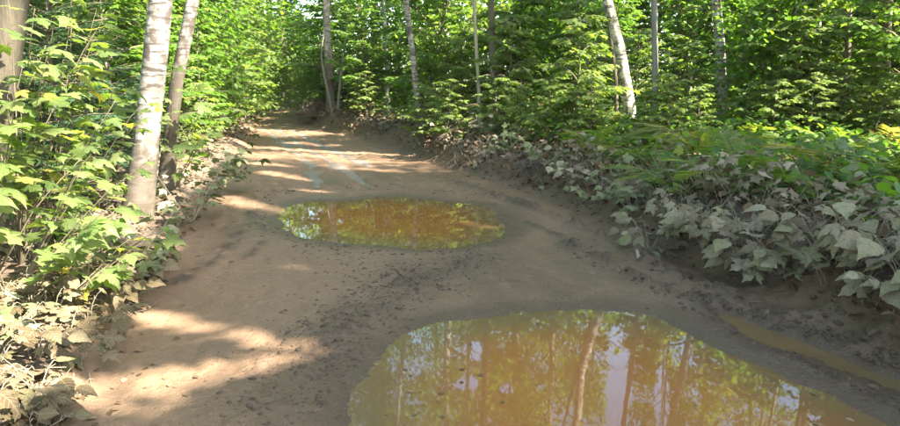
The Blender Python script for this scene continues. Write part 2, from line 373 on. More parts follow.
def track(x, y):
    off = np.full(x.shape, 9.0)
    for P in TRACKS:
        P = P[np.argsort(P[:, 1])]; o = x-np.interp(y, P[:, 1], P[:, 0]); o = np.where((y < P[0, 1]) | (y > P[-1, 1]), 9, o)
        off = np.where(np.abs(o) < np.abs(off), o, off)
    m = sstep(.16, .11, np.abs(off))*sstep(.35, .6, vnoise(x*1.3+9, y*1.1, 17)) if False else (1-sstep(.10, .16, np.abs(off)))*sstep(.3, .55, vnoise(x*1.3+9, y*1.1, 17))
    return np.clip(off, -.5, .5), m
def grid(x0, x1, y0, y1, st):
    X, Y = np.meshgrid(np.arange(x0, x1+st, st), np.arange(y0, y1+st, st)); return x0, y0, st, terrain(X, Y)[0]
GR = [grid(-75, 75, -32, 90, .5), grid(-14, 12, 1.5, 26, .11), grid(-4.6, 4.6, 2, 12.5, .04)]
def Hv(x, y):
    x = np.asarray(x, float); y = np.asarray(y, float); out = np.zeros(x.shape)
    for n, (x0, y0, st, Z) in enumerate(GR):
        u = (x-x0)/st; v = (y-y0)/st; k = (u > 0) & (v > 0) & (u < Z.shape[1]-1.01) & (v < Z.shape[0]-1.01)
        u, v = u[k], v[k]; i = u.astype(int); j = v.astype(int); fu, fv = u-i, v-j
        out[k] = (Z[j, i]*(1-fu)+Z[j, i+1]*fu)*(1-fv)+(Z[j+1, i]*(1-fu)+Z[j+1, i+1]*fu)*fv
    return out
def H(x, y): return float(Hv(np.array([float(x)]), np.array([float(y)]))[0])

ys = [-30.0]
while ys[-1] < 85:
    y = ys[-1]; ys.append(y+(max(.022, .0062*abs(y)) if 2.2 < y < 34 else max(.05, .12*abs(y-2.2)) if y <= 2.2 else .9))
ys = np.array(ys)
def sheet(name, cols, mat):
    V = []; n = len(cols[0])
    X = np.array(cols); Y = np.repeat(ys[:, None], n, 1)
    h, wt, dk = terrain(X, Y)
    V = np.stack([X, Y, h], -1).reshape(-1, 3); m = len(ys)
    i = np.arange(m-1)[:, None]*n; j = np.arange(n-1)[None, :]
    F = np.stack([i+j, i+j+1, i+n+j+1, i+n+j], -1).reshape(-1, 4)
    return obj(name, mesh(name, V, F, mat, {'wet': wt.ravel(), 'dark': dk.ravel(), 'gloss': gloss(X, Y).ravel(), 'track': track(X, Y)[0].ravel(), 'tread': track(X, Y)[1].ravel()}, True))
t_ = np.linspace(0, 1, 280)
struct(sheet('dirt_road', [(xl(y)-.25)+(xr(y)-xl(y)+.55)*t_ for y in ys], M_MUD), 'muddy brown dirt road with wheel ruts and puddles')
g_ = np.concatenate([[0], np.cumsum(.035*1.075**np.arange(68))])
struct(sheet('forest_floor', [(xl(y)-.25-g_)[::-1] for y in ys], M_FLOOR), 'forest floor on the left of the road')
struct(sheet('forest_floor', [xr(y)+.30+g_ for y in ys], M_FLOOR), 'raised forest floor on the right of the road')

def water(name, P, mat, label, step=.08):
    lo = P.min(0)-.35; hi = P.max(0)+.35
    nx = int((hi[0]-lo[0])/step)+2; ny = int((hi[1]-lo[1])/step)+2
    X, Y = np.meshgrid(np.linspace(lo[0], hi[0], nx), np.linspace(lo[1], hi[1], ny))
    f = sdf(X, Y, P); V = np.stack([X, Y, np.zeros_like(X)], -1).reshape(-1, 3)
    i = np.arange(ny-1)[:, None]*nx; j = np.arange(nx-1)[None, :]
    F = np.stack([i+j, i+j+1, i+nx+j+1, i+nx+j], -1).reshape(-1, 4)
    keep = (f.ravel()[F] < (.13 if P is RUT else .2)).any(1)
    if P is NEAR: keep &= (sdf(X, Y, RUT).ravel()[F] > .16).all(1)
    F = F[keep]
    us, inv = np.unique(F, return_inverse=True)
    sh = sstep(-.75, .05, f.ravel()+.15*fbm(V[:, 0]*2, V[:, 1]*2, 64, 2))
    return struct(obj(name, mesh(name, V[us], inv.reshape(-1, 4), mat, {'shore': sh[us]}, True)), label)
water('puddle', NEAR, M_WATER, 'large near puddle of orange brown muddy water reflecting trees')
water('puddle', FAR, M_WATER_F, 'oval olive brown puddle in the middle of the road')
water('puddle', RUT, M_WATER_R, 'narrow orange puddle in the right wheel rut', .04)

# ------------------------------------------------------------------ leaf scattering
def tpl(outline, c, fold=.12, curl=.12):
    P = np.array(outline, float); P = np.vstack([[c], P]); n = len(P)-1
    z = fold*np.abs(P[:, 0])-curl*P[:, 1]**2
    F = [(0, 1+i, 1+(i+1) % n) for i in range(n)]
    return np.column_stack([P, z]), np.array(F)
T_DIAMOND = (np.array([(0, 0, 0), (.36, .45, .07), (0, 1, -.08), (-.36, .45, .07)]), np.array([(0, 1, 2), (0, 2, 3)]))
T_NEEDLE = (np.array([(0, 0, 0), (.12, .5, .02), (0, 1, -.06), (-.12, .5, .02)]), np.array([(0, 1, 2), (0, 2, 3)]))
def sym(h): return h+[(-x, y) for x, y in h[::-1] if abs(x) > 1e-6]
T_MAPLE = tpl(sym([(0, 0), (.42, .05), (.30, .32), (.56, .62), (.2, .58), (0, 1.0)]), (0, .36))
T_OVAL = tpl(sym([(0, 0), (.27, .22), (.33, .5), (.2, .8), (0, 1.0)]), (0, .45))
def scatter(T, P, D, Nn, S):
    """place template: P pos, D leaf axis, Nn normal hint, S size -> V, F, leaf index per vertex"""
    TV, TF = T; D = D/(np.linalg.norm(D, axis=1)[:, None]+1e-9)
    X = np.cross(D, Nn); X /= np.linalg.norm(X, axis=1)[:, None]+1e-9; Z = np.cross(X, D)
    V = P[:, None, :]+S[:, None, None]*(TV[None, :, 0, None]*X[:, None, :]+TV[None, :, 1, None]*D[:, None, :]+TV[None, :, 2, None]*Z[:, None, :])
    F = TF[None]+(np.arange(len(P))*len(TV))[:, None, None]
    return V.reshape(-1, 3), F.reshape(-1, 3)
def leaf_mesh(name, T, L, mat):
    V, F = scatter(T, L['P'], L['D'], L['N'], L['S'])
    return mesh(name, V, F, mat, {'tint': np.repeat(L['t'], len(T[0]))})
def pack(P, D, Nn, S, t): return dict(P=np.array(P, float), D=np.array(D, float), N=np.array(Nn, float), S=np.array(S, float), t=np.array(t, float))
def sub(L, k): return {a: b[k] for a, b in L.items()}

# where sunlight comes through gaps in the canopy: the canopy leaves that would stand in those beams are not grown
BEAMS = [(np.array(a), np.array(b), r) for a, b, r in (
    [(*G([(130, 318), (262, 346)]), .09), (*G([(70, 400), (285, 356)]), .12), (*G([(130, 420), (165, 405)]), .005),
     (*G([(365, 274), (382, 276)]), .03), (*G([(436, 267), (482, 268)]), .05), (*G([(270, 267), (310, 272)]), .005), (*G([(180, 262), (200, 263)]), .005),
     (*G([(215, 200), (265, 212)]), .16), (*G([(292, 190), (318, 193)]), .08), (*G([(262, 174), (300, 182)]), .12),
     (*G([(330, 168), (400, 174)]), .06), (*G([(250, 165), (285, 168)]), .08), (*G([(300, 155), (340, 160)]), .06),
     (*G([(290, 143), (330, 147)]), .16), (*G([(272, 121), (282, 122)]), .5), (*G([(450, 222), (490, 226)]), .005)]
    + [((-.6, 14.2), (-6.0, 17.2), .22), ((-3.6, 5.8), (-5.2, 7.0), .4), ((-3.0, 6.4), (-4.0, 6.8), .3), ((-4.8, 8.0), (-5.8, 9.2), .5), ((-4.0, 4.6), (-4.8, 5.3), .45), ((-3.2, 4.4), (-3.6, 4.9), .3), ((-4.4, 6.6), (-5.2, 7.6), .45), ((-5.6, 6.4), (-6.4, 6.9), .45), ((-4.2, 8.6), (-4.9, 8.6), .4),
       ((-6.5, 9.8), (-5.0, 10.8), .55), ((-6, 13), (-6.5, 15), .7), ((-7.5, 17), (-8, 19), .8), ((-5.2, 4.4), (-6.2, 5.2), .5)])]
def lit_map(P):
    """True where a leaf at P (world) would block one of the beams"""
    q = P-SUN[None]*(P[:, 2]/SUN[2])[:, None]; x, y = q[:, 0], q[:, 1]
    m = np.zeros(len(P), bool)
    for a, b, r in BEAMS: m |= seg_dist(x, y, a, b)+.05*fbm(x*5, y*5, 81, 2) < r*1.2+.08
    return m
def open_map(P, thr=.31):
    q = P-SUN[None]*(P[:, 2]/SUN[2])[:, None]; x, y = q[:, 0], q[:, 1]
    off = (x < xl(y)-.3) | (x > xr(y)+2.2) | (y > 26)
    n = .6*vnoise(x*.9, y*.9, 85)+.4*vnoise(x*2.4, y*2.4, 86)
    return off & (n > thr)

def gap_map(P):
    """openings in the canopy ahead where the sky shows (seen mirrored in the near puddle)"""
    y = P[:, 1]*math.cos(PITCH)+(P[:, 2]+CAM_H)*math.sin(PITCH); z = P[:, 1]*math.sin(PITCH)-(P[:, 2]+CAM_H)*math.cos(PITCH)
    y = np.maximum(y, .1); u = 450+FPX*P[:, 0]/y; v = 213-FPX*z/y; m = np.zeros(len(P), bool)
    for cu, cv, ru, rv in ((618, 385, 13, 55), (662, 400, 8, 40), (474, 352, 11, 12), (468, 384, 13, 9), (506, 388, 7, 6)):
        m |= ((u-cu+.25*(v-cv)*(ru > 15))/ru)**2+((v-cv)/rv)**2+.8*fbm(u*.09, v*.09, 83, 3) < 1
    return m & (P[:, 1] > 6)

# ------------------------------------------------------------------ tree generators (local coordinates)
def unit(v): return v/(np.linalg.norm(v)+1e-9)
def gen_sapling(seed, Ht, base, Rad, nbr, ls, r0, droop=.25, lean=(0, 0), spacing=.55, up=.35):
    """young broadleaf tree: leaves held in flat layered sprays"""
    r = RS(seed); g = Geo(); k = 9
    zz = np.linspace(0, 1, k); wob = np.cumsum(r.randn(k, 2)*.018*Ht, 0)*.5
    P = np.column_stack([wob[:, 0]-wob[0, 0]+lean[0]*zz**1.3*Ht, wob[:, 1]-wob[0, 1]+lean[1]*zz**1.3*Ht, zz*Ht])
    g.tube(P, r0*(1-.85*zz)+.003, 7)
    tr = g; br = Geo(); LP, LD, LN, LS, LT = [], [], [], [], []
    tree_t = r.rand()
    for i in range(nbr):
        u = (i+.5)/nbr; z = base+(1-base)*u*.97
        st = np.array([np.interp(z, zz, P[:, a]) for a in range(3)])
        az = i*2.399+r.rand()*.7; L = Rad*(1-.7*u**1.6)*(.65+.5*r.rand())
        e0 = up+.5*r.rand()+.5*u; n = 7; s = np.linspace(0, 1, n)
        el = e0*(1-s)-droop*s*(.5+r.rand()); dl = L/(n-1)
        d = np.column_stack([np.cos(el)*np.cos(az+.3*(s-.5)*r.randn()), np.cos(el)*np.sin(az), np.sin(el)])
        Q = st+np.vstack([[0, 0, 0], np.cumsum(d[:-1]*dl, 0)])
        br.tube(Q, (.008+.010*L)*(1-.85*s)+.0015, 4)
        nt_ = max(4, int(L/.115))
        for j in range(nt_):
            f = .2+.8*(j+r.rand()*.5)/nt_
            o = np.array([np.interp(f, s, Q[:, a]) for a in range(3)]); sd = 1 if j % 2 else -1
            aa = az+sd*(.5+.5*r.rand())*(1 if j < nt_-1 else .1)
            tl = (.22+.42*L*(1-f))*(.6+.6*r.rand()); m = max(2, int(tl/(ls*spacing)))
            dd = np.array([math.cos(aa), math.sin(aa), .12-droop*.6*r.rand()-.1*f]); dd = unit(dd)
            end = o+dd*tl; end[2] -= .1*tl
            br.tube(np.array([o, (o+end)/2+[0, 0, .02*tl], end]), [.004, .003, .0015], 3)
            for q in range(m+1):
                w_ = (q+.5)/(m+1) if q < m else 1.0; p = o*(1-w_)+end*w_
                for s2 in ((-1, 1) if q < m else (0,)):
                    la = math.atan2(dd[1], dd[0])+s2*(.75+.4*r.rand())+.2*r.randn()
                    LP.append(p+r.randn(3)*.012); LD.append((math.cos(la), math.sin(la), -.15-.45*r.rand()))
                    LN.append((r.randn()*.28, r.randn()*.28, 1)); LS.append(ls*(.6+.7*r.rand()))
                    LT.append(np.clip(.25+.25*tree_t+.45*r.rand()*r.rand()+.12*r.randn(), 0, 1))
    return tr, br, pack(LP, LD, LN, LS, LT)
def gen_canopy(seed, path, zstart, Rad, nlimb, ncl, per, ls, rad0):
    """tall tree: trunk path, limbs, clustered leaves; path is (k,3) local"""
    r = RS(seed); tr = Geo(); br = Geo(); path = np.asarray(path, float); zt = path[:, 2]; Ht = zt[-1]
    k = 18; zz = np.linspace(0, Ht, k); P = np.column_stack([np.interp(zz, zt, path[:, 0]), np.interp(zz, zt, path[:, 1]), zz])
    u = zz/Ht; tr.tube(P, rad0*(1.0+.35*np.exp(-zz/.25))*(1-.82*u**1.1), 10, 0, .06, r)
    LP, LD, LN, LS, LT = [], [], [], [], []; tt = r.rand()
    for i in range(nlimb):
        f = (i+.5)/nlimb; z = zstart+(Ht-zstart)*f*.96
        st = np.array([np.interp(z, zz, P[:, a]) for a in range(3)]); az = i*2.399+r.rand()
        L = Rad*(.95-.65*abs(f-.35)**1.2*1.4)*(.7+.5*r.rand()); L = max(L, .6); e0 = .35+.5*r.rand()+.5*f
        s = np.linspace(0, 1, 6); el = e0-.5*s+.12*r.randn()
        d = np.column_stack([np.cos(el)*np.cos(az), np.cos(el)*np.sin(az), np.sin(el)])
        Q = st+np.vstack([[0, 0, 0], np.cumsum(d[:-1]*L/5, 0)])
        br.tube(Q, rad0*.30*(1-f*.6)*(1-.85*s)+.004, 5)
        for c in range(ncl):
            w_ = .3+.7*(c+r.rand())/ncl; o = np.array([np.interp(w_, s, Q[:, a]) for a in range(3)])
            off = r.randn(3)*np.array([.5, .5, .25])*(.35+.3*L*(1-w_)); e = o+off
            br.tube(np.array([o, (o+e)/2+[0, 0, .05], e]), [.012, .008, .003], 3)
            pp = e+r.randn(per, 3)*np.array([.42, .42, .22]); LP.append(pp)
            a_ = r.rand(per)*6.283; LD.append(np.column_stack([np.cos(a_), np.sin(a_), -.2-.5*r.rand(per)]))
            LN.append(np.column_stack([r.randn(per)*.5, r.randn(per)*.5, np.ones(per)])); LS.append(ls*(.65+.6*r.rand(per)))
            LT.append(np.clip(.2+.3*tt+.4*r.rand(per)*r.rand(per)+.08*r.randn(per), 0, 1))
    return tr, br, dict(P=np.vstack(LP), D=np.vstack(LD), N=np.vstack(LN), S=np.concatenate(LS), t=np.concatenate(LT))
def gen_fir(seed, Ht, Rad, nwh, r0, base=.08):
    r = RS(seed); tr = Geo(); br = Geo(); zz = np.linspace(0, 1, 8)
    P = np.column_stack([r.randn(8)*.01*Ht, r.randn(8)*.01*Ht, zz*Ht]); P[0, :2] = 0; tr.tube(P, r0*(1-.93*zz)+.002, 7)
    LP, LD, LN, LS, LT = [], [], [], [], []
    for i in range(nwh):
        u = (i+.5)/nwh; z = Ht*(base+(1-base)*u)
        for b in range(5):
            az = i*1.3+b*1.2566+.3*r.randn(); L = Rad*(1-u)**.85*(.75+.4*r.rand())+.05; s = np.linspace(0, 1, 6)
            el = .15+.5*u-.45*s+.25*s*s+.08*r.randn()
            d = np.column_stack([np.cos(el)*np.cos(az), np.cos(el)*np.sin(az), np.sin(el)])
            Q = np.array([0, 0, z])+np.vstack([[0, 0, 0], np.cumsum(d[:-1]*L/5, 0)]); br.tube(Q, .012*L*(1-.8*s)+.0025, 4)
            nt_ = max(3, int(L/.055))
            for j in range(nt_):
                f = .12+.88*j/nt_; o = np.array([np.interp(f, s, Q[:, a]) for a in range(3)]); sd = 1 if j % 2 else -1
                aa = az+sd*(.8+.25*r.rand()); tl = (.06+.42*L*(1-f))*(.7+.5*r.rand())
                dd = np.array([math.cos(aa), math.sin(aa), -.12-.2*r.rand()]); m = max(1, int(tl/.05))
                for q in range(m):
                    p = o+dd*tl*(q+.3)/m
                    for s2 in (-1, 0, 1):
                        la = aa+s2*.75; LP.append(p); LD.append((math.cos(la), math.sin(la), -.15+.1*r.randn())); LN.append((r.randn()*.2, r.randn()*.2, 1))
                        LS.append(.085*(.7+.6*r.rand())); LT.append(np.clip(.3+.3*r.rand()+.35*(q/m)*r.rand()+.2*f*r.rand(), 0, 1))
    return tr, br, pack(LP, LD, LN, LS, LT)

class Kind:
    def __init__(s, name, gen, T, leafmat, barkmat, twigmat):
        s.name = name; s.tr, s.br, s.L = gen; s.T = T; s.leafmat = leafmat
        s.m_tr = s.tr.mesh(name+'_trunk', barkmat); s.m_br = s.br.mesh(name+'_branches', twigmat) if s.br.n else None
        s.m_leaf = leaf_mesh(name+'_crown', T, s.L, leafmat)
    def place(s, name, label, cat, loc, rz=0, sc_=1.0, group=None, beams=False, opening=0.0, leafmat=None):
        o = thing(name, label, cat, loc, rz, group, sc_)
        obj('trunk', s.m_tr, o)
        if s.m_br: obj('branches', s.m_br, o)
        me = s.m_leaf
        if beams or opening:
            c, n = math.cos(rz), math.sin(rz); P = s.L['P']*sc_
            Wd = np.column_stack([P[:, 0]*c-P[:, 1]*n, P[:, 0]*n+P[:, 1]*c, P[:, 2]])+np.array(loc)
            cut = np.zeros(len(P), bool)
            if beams: cut |= lit_map(Wd) | gap_map(Wd)
            if opening: cut |= open_map(Wd, opening)
            if cut.sum() > 3: me = leaf_mesh(s.name+'_crown', s.T, sub(s.L, ~cut), s.leafmat)
        obj('crown', me, o)
        return o

# ------------------------------------------------------------------ the trunks that stand out
rnd = random.Random(5)
TRUNK_U = []
def trunk_tree(name, label, Y, way, rpx, mat, twig, seed, top=13.0, Rad=2.2, zstart=6.0, extra=(), group=None, lush=1.0):
    """way: pixels from base to frame top at distance Y; extra: more pixels above the frame"""
    pts = [at_y(u, v, Y) for u, v in list(way)+list(extra)]
    b = pts[0].copy(); gz = H(b[0], b[1]); 
    # drop the base to the ground along the first leg
    d = pts[1]-pts[0]; pts[0] = b+d*((gz-.06-b[2])/d[2]); base = pts[0]
    P = np.array(pts)-base
    if P[-1, 2] < top:
        sl_ = (P[-1]-P[-2])/max(P[-1, 2]-P[-2, 2], .1); dz = top-P[-1, 2]
        for f in (.35, .7, 1.0): P = np.vstack([P, P[len(pts)-1]+np.array([sl_[0]*dz*f*(1-.45*f), sl_[1]*dz*f+.1*f, dz*f])])
    r = rpx/FPX*Y*math.cos(PITCH)*1.02
    tr, br, L = gen_canopy(seed, P, zstart, Rad, int(17*lush), 6, 80, .115, r)
    o = thing(name, label, 'tree', base, 0, group)
    obj('trunk', tr.mesh(name+'_trunk', mat), o); obj('branches', br.mesh(name+'_branches', twig), o)
    Wd = L['P']+base; cut = lit_map(Wd) | open_map(Wd, .6) | gap_map(Wd)
    obj('crown', leaf_mesh(name+'_crown', T_DIAMOND, sub(L, ~cut), M_CANOPY), o)
    TRUNK_U.append((way[-1][0], Y)); return o
trunk_tree('old_tree', 'old tree with peeling grey brown bark at the left frame edge', 6.0, [(-16, 260), (-10, 150), (0, 80), (10, 30), (14, 0)], 16, M_BARK_P, M_TWIG, 101)
trunk_tree('birch_tree', 'thick white birch trunk standing beside the left road edge', 7.2, [(134, 240), (139, 200), (148, 130), (155, 60), (161, 0)], 12.3, M_BIRCH, M_TWIG, 102, 14)
trunk_tree('birch_tree', 'leaning birch, brown below and white above, just right of the thick white birch', 8.3, [(163, 215), (170, 140), (176, 85), (186, 35), (193, 0)], 6.8, M_BIRCH_B, M_TWIG, 103, 12)
trunk_tree('birch_tree', 'bright sunlit birch with curved leaning trunk in the right forest', 12.2, [(632, 132), (630, 110), (624, 65), (614, 25), (607, 0)], 5.6, M_BIRCH_C, M_TWIG, 104, 14, 2.0, 7.5, [(596, -60), (598, -130), (585, -210)])
trunk_tree('slim_tree', 'slim straight grey trunk right of the bright curved birch', 13.0, [(655, 125), (655, 80), (655, 40), (654, 0)], 3.3, M_BARK_G, M_TWIG, 105, 12, 1.6, 6.5)
trunk_tree('birch_tree', 'grey white birch behind the fern thicket, right of the slim grey trunk', 12.4, [(722, 125), (722, 90), (720, 40), (716, 0)], 5.0, M_BIRCH_G, M_TWIG, 106, 13, 2.0, 6.5)
trunk_tree('old_tree', 'brown spotted trunk where the road bends out of sight', 23.8, [(332, 130), (330, 85), (327, 40), (326, 0)], 4.2, M_BIRCH_B, M_TWIG, 107, 13, 2.2, 6.5)
trunk_tree('birch_tree', 'thin pale birch leaning left above the bend, right of the spotted trunk', 16.5, [(420, 125), (416, 85), (411, 40), (406, 0)], 3.2, M_BIRCH, M_TWIG, 108, 12, 1.8, 6.5)
trunk_tree('slim_tree', 'thin sunlit pale trunk deep in the forest above the middle of the right bank', 14.5, [(480, 125), (479, 90), (476, 45), (474, 0)], 1.9, M_SAP, M_TWIG, 109, 10, 1.5, 5.5)
trunk_tree('slim_tree', 'dark trunk between the thin sunlit trunk and the curved birch', 15.5, [(493, 125), (493, 80), (492, 40), (491, 0)], 3.6, M_BARK, M_TWIG, 110, 12, 1.8, 6.0)
trunk_tree('slim_tree', 'thin pale trunk in the forest at the right, left of the dark pair', 11.6, [(821, 125), (820, 80), (819, 40), (819, 0)], 2.2, M_SAP, M_TWIG, 111, 10, 1.5, 5.5)
trunk_tree('slim_tree', 'left one of the dark trunk pair at the right frame side', 11.6, [(848, 125), (847, 80), (848, 40), (849, 0)], 3.2, M_BARK, M_TWIG, 112, 11, 1.7, 6.0)
trunk_tree('slim_tree', 'dark trunk close to the right frame edge', 11.4, [(886, 125), (886, 80), (887, 40), (889, 0)], 4.0, M_BARK, M_TWIG, 113, 12, 1.8, 6.0)
trunk_tree('slim_tree', 'thin reddish brown stem close behind the curved sunlit birch, on its left', 12.9, [(617, 128), (616, 80), (610, 30), (604, 0)], 2.0, M_BARK, M_TWIG, 114, 9, 1.4, 5.5)
trunk_tree('slim_tree', 'short lit trunk far behind, left of the grey white birch', 21.0, [(690, 125), (690, 60), (691, 20), (692, 0)], 2.2, M_SAP, M_TWIG, 115, 11, 1.6, 6.0)
trunk_tree('slim_tree', 'dim brown trunk deep in the wood between dark trunk and curved birch', 22.0, [(527, 125), (526, 70), (524, 30), (523, 0)], 2.6, M_BARK, M_TWIG, 116, 11, 1.6, 6.0)
trunk_tree('slim_tree', 'slim grey trunk left of the thin pale leaning birch', 24.0, [(388, 125), (387, 70), (385, 30), (383, 0)], 2.2, M_BARK_G, M_TWIG, 117, 11, 1.6, 6.0)
# two bare crossing saplings in front of the spotted trunk
def pole(name, label, Y, way, rpx, mat):
    pts = np.array([at_y(u, v, Y) for u, v in way]); pts[0, 2] = H(pts[0, 0], Y)-.05; base = pts[0].copy(); g = Geo()
    P = pts-base; s = np.linspace(0, 1, 12); t = np.linspace(0, 1, len(P)); P = np.column_stack([np.interp(s, t, P[:, a]) for a in range(3)])
    rr = rpx/FPX*Y; g.tube(P, rr*(1-.5*s), 6); o = thing(name, label, 'sapling', base)
    obj('trunk', g.mesh(name+'_trunk', mat), o); b = Geo(); r = RS(int(way[0][0]))
    for i in range(5):
        f = .55+.09*i; p = np.array([np.interp(f, s, P[:, a]) for a in range(3)]); a = r.rand()*6.28
        b.tube(np.array([p, p+[.2*math.cos(a), .2*math.sin(a), .15], p+[.45*math.cos(a), .45*math.sin(a), .22]]), [.008, .006, .002], 4)
    obj('branches', b.mesh(name+'_twigs', M_TWIG), o)
pole('bare_sapling', 'thin pale bare sapling bowing left across the spotted trunk', 23.2, [(333, 122), (330, 100), (324, 75), (321, 55), (324, 30)], 1.5, M_BARK_G)
pole('bare_sapling', 'thin pale bare sapling leaning right beside the spotted trunk', 23.0, [(338, 122), (339, 95), (342, 65), (346, 35), (350, 10)], 1.6, M_BARK_G)

LAND = [(14, 'the old peeling trunk'), (150, 'the thick white birch'), (185, 'the leaning brown and white birch'), (327, 'the spotted trunk at the bend'), (410, 'the thin pale leaning birch'), (478, 'the thin sunlit trunk'),
        (493, 'the dark trunk'), (620, 'the bright curved birch'), (655, 'the slim grey trunk'), (720, 'the grey white birch'), (820, 'the thin pale trunk'), (848, 'the dark trunk pair'), (886, 'the dark edge trunk')]
ADJ = {'young_maple': ['layered', 'bushy', 'spreading', 'tall', 'dense', 'loose'], 'young_beech': ['slender', 'feathery', 'airy', 'narrow', 'leafy', 'fine'], 'leafy_bush': ['rounded', 'loose', 'sprawling', 'thick', 'uneven', 'low'], 'young_fir': ['dark', 'pointed', 'short', 'shaded', 'full', 'drooping']}
LSEEN = {}
def far_label(u, Y):
    lu, ln = min(LAND, key=lambda q: abs(q[0]-u)); rel = 'left of' if u < lu-5 else 'right of' if u > lu+5 else 'straight behind'
    d = 'not far' if Y < 22 else 'some way' if Y < 29 else 'far' if Y < 37 else 'very far' if Y < 44 else 'farthest'
    key = ('tall', d, rel, ln); n = LSEEN.get(key, 0); LSEEN[key] = n+1
    return '%stall tree %s back, %s %s' % (['', 'another ', 'third ', 'fourth ', 'fifth ', 'sixth '][min(n, 5)], d, rel, ln)
# ------------------------------------------------------------------ canopy trees around (shade, reflections, depth)
CAN = []
for k_ in range(4):
    r = RS(200+k_); Ht = 14+2.5*r.rand(); zz = np.linspace(0, Ht, 7); wob = np.cumsum(r.randn(7, 2)*.10, 0); wob -= wob[0]
    CAN.append(Kind('canopy_tree', gen_canopy(210+k_, np.column_stack([wob, zz]), 5.0+k_*.4, 2.9, 19, 6, 62, .172, .15), T_DIAMOND, M_CANOPY, [M_BARK, M_BARK_G, M_BIRCH, M_BARK][k_], M_TWIG))
rc = RS(33)
pts = [(5.6, -.6), (8.6, .8), (7.0, -3.4), (10.0, -2.4), (5.0, -4.6), (12.4, .2), (8.4, -6.4), (11.6, -5.4), (14.6, -2.8), (5.6, -8.2), (14.2, 2.6), (11.2, 3.6), (16.2, -6.2), (12.6, -9.2), (6.8, 2.1), (7.2, -1.4), (10.6, .4), (4.9, -2.4), (13.4, -4.6), (9.6, 2.6)]
for _ in range(4000):
    x, y = rc.uniform(-26, 24), rc.uniform(-17, 52)
    if xl(y)-2.2 < x < xr(y)+2.4: continue
    if y > 1 and abs(x)/y < .78 and y < 17.5: continue          # keep the view into the wood open
    if y > 17 and abs(x/y+.26) < .05 and y < 30: continue
    if 0 < y < 34 and 560 < 450+680*x/y < 690: continue
    if any((x-a)**2+(y-b)**2 < 3.7**2 for a, b in pts): continue
    pts.append((x, y))
for n_, (x, y) in enumerate(pts):                               # no trunk stands right in the two broad sun beams
    q = .515*x+.857*y
    if x > 3 and y < 3.5 and 1.45 < q < 3.1:
        dq = (1.2 if q < 2.2 else 3.3)-q; pts[n_] = (x+.515*dq, y+.857*dq)
for i, (x, y) in enumerate(pts):
    inview = y > 1 and abs(x)/y < .66
    side = 'right' if x > xr(y) else 'left'
    if inview: lab = far_label(450+x/y*FPX*math.cos(PITCH), y); grp = 'tall trees far back on the %s' % side
    else: lab = 'tall forest tree beyond the frame whose crown shades the road from the %s' % side; grp = 'tall trees beyond the frame on the %s' % side
    CAN[i % 4].place('forest_tree', lab, 'tree', (x, y, H(x, y)-.08), rc.rand()*6.28, 1.12 if i < 20 else .85+.3*rc.rand(), grp, beams=x > -3 or y > 6, opening=.52 if inview else .26 if (x > 2.5 or y > 14) else 0)

# ------------------------------------------------------------------ young trees that fill the wood
SAP = [Kind('young_maple', gen_sapling(301, 4.6, .07, 1.45, 32, .135, .032), T_MAPLE, M_LEAF, M_BARK, M_TWIG),
       Kind('young_maple', gen_sapling(302, 3.4, .06, 1.3, 26, .13, .026), T_MAPLE, M_LEAF, M_BARK_G, M_TWIG),
       Kind('young_beech', gen_sapling(303, 5.6, .10, 1.6, 40, .115, .04, .15), T_OVAL, M_LEAF, M_BARK_G, M_TWIG),
       Kind('young_maple', gen_sapling(304, 2.3, .06, 1.05, 19, .125, .02), T_MAPLE, M_LEAF_Y, M_BARK, M_TWIG),
       Kind('young_maple', gen_sapling(305, 6.5, .18, 1.8, 40, .14, .05), T_MAPLE, M_LEAF_Y, M_BARK, M_TWIG)]
def bush(seed, Ht, Rad, T, ls, mat, nm):
    r = RS(seed); zz = np.linspace(0, Ht, 6); wob = np.cumsum(r.randn(6, 2)*.09, 0); wob -= wob[0]
    return Kind(nm, gen_canopy(seed, np.column_stack([wob, zz]), .25, Rad, 17, 5, 30, ls, .028), T, mat, M_BARK, M_TWIG)
SAP += [bush(331, 3.6, 1.5, T_OVAL, .13, M_LEAF, 'leafy_bush'), bush(332, 4.6, 1.7, T_MAPLE, .14, M_LEAF_Y, 'leafy_bush'), bush(333, 2.6, 1.3, T_OVAL, .12, M_LEAF_Y, 'leafy_bush'),
        Kind('young_maple', gen_sapling(306, 4.0, .1, 1.7, 22, .15, .03, .5, (.12, .05), .5, .15), T_MAPLE, M_LEAF_Y, M_BARK_G, M_TWIG), Kind('young_beech', gen_sapling(307, 5.0, .12, 1.9, 30, .10, .035, .05, (-.1, .08), .5, .6), T_OVAL, M_LEAF, M_BARK, M_TWIG)]
FIR = [Kind('young_fir', gen_fir(321, 3.6, 1.15, 17, .035), T_NEEDLE, M_FIR, M_BARK, M_TWIG), Kind('young_fir', gen_fir(322, 2.4, .85, 13, .028), T_NEEDLE, M_FIR, M_BARK, M_TWIG)]
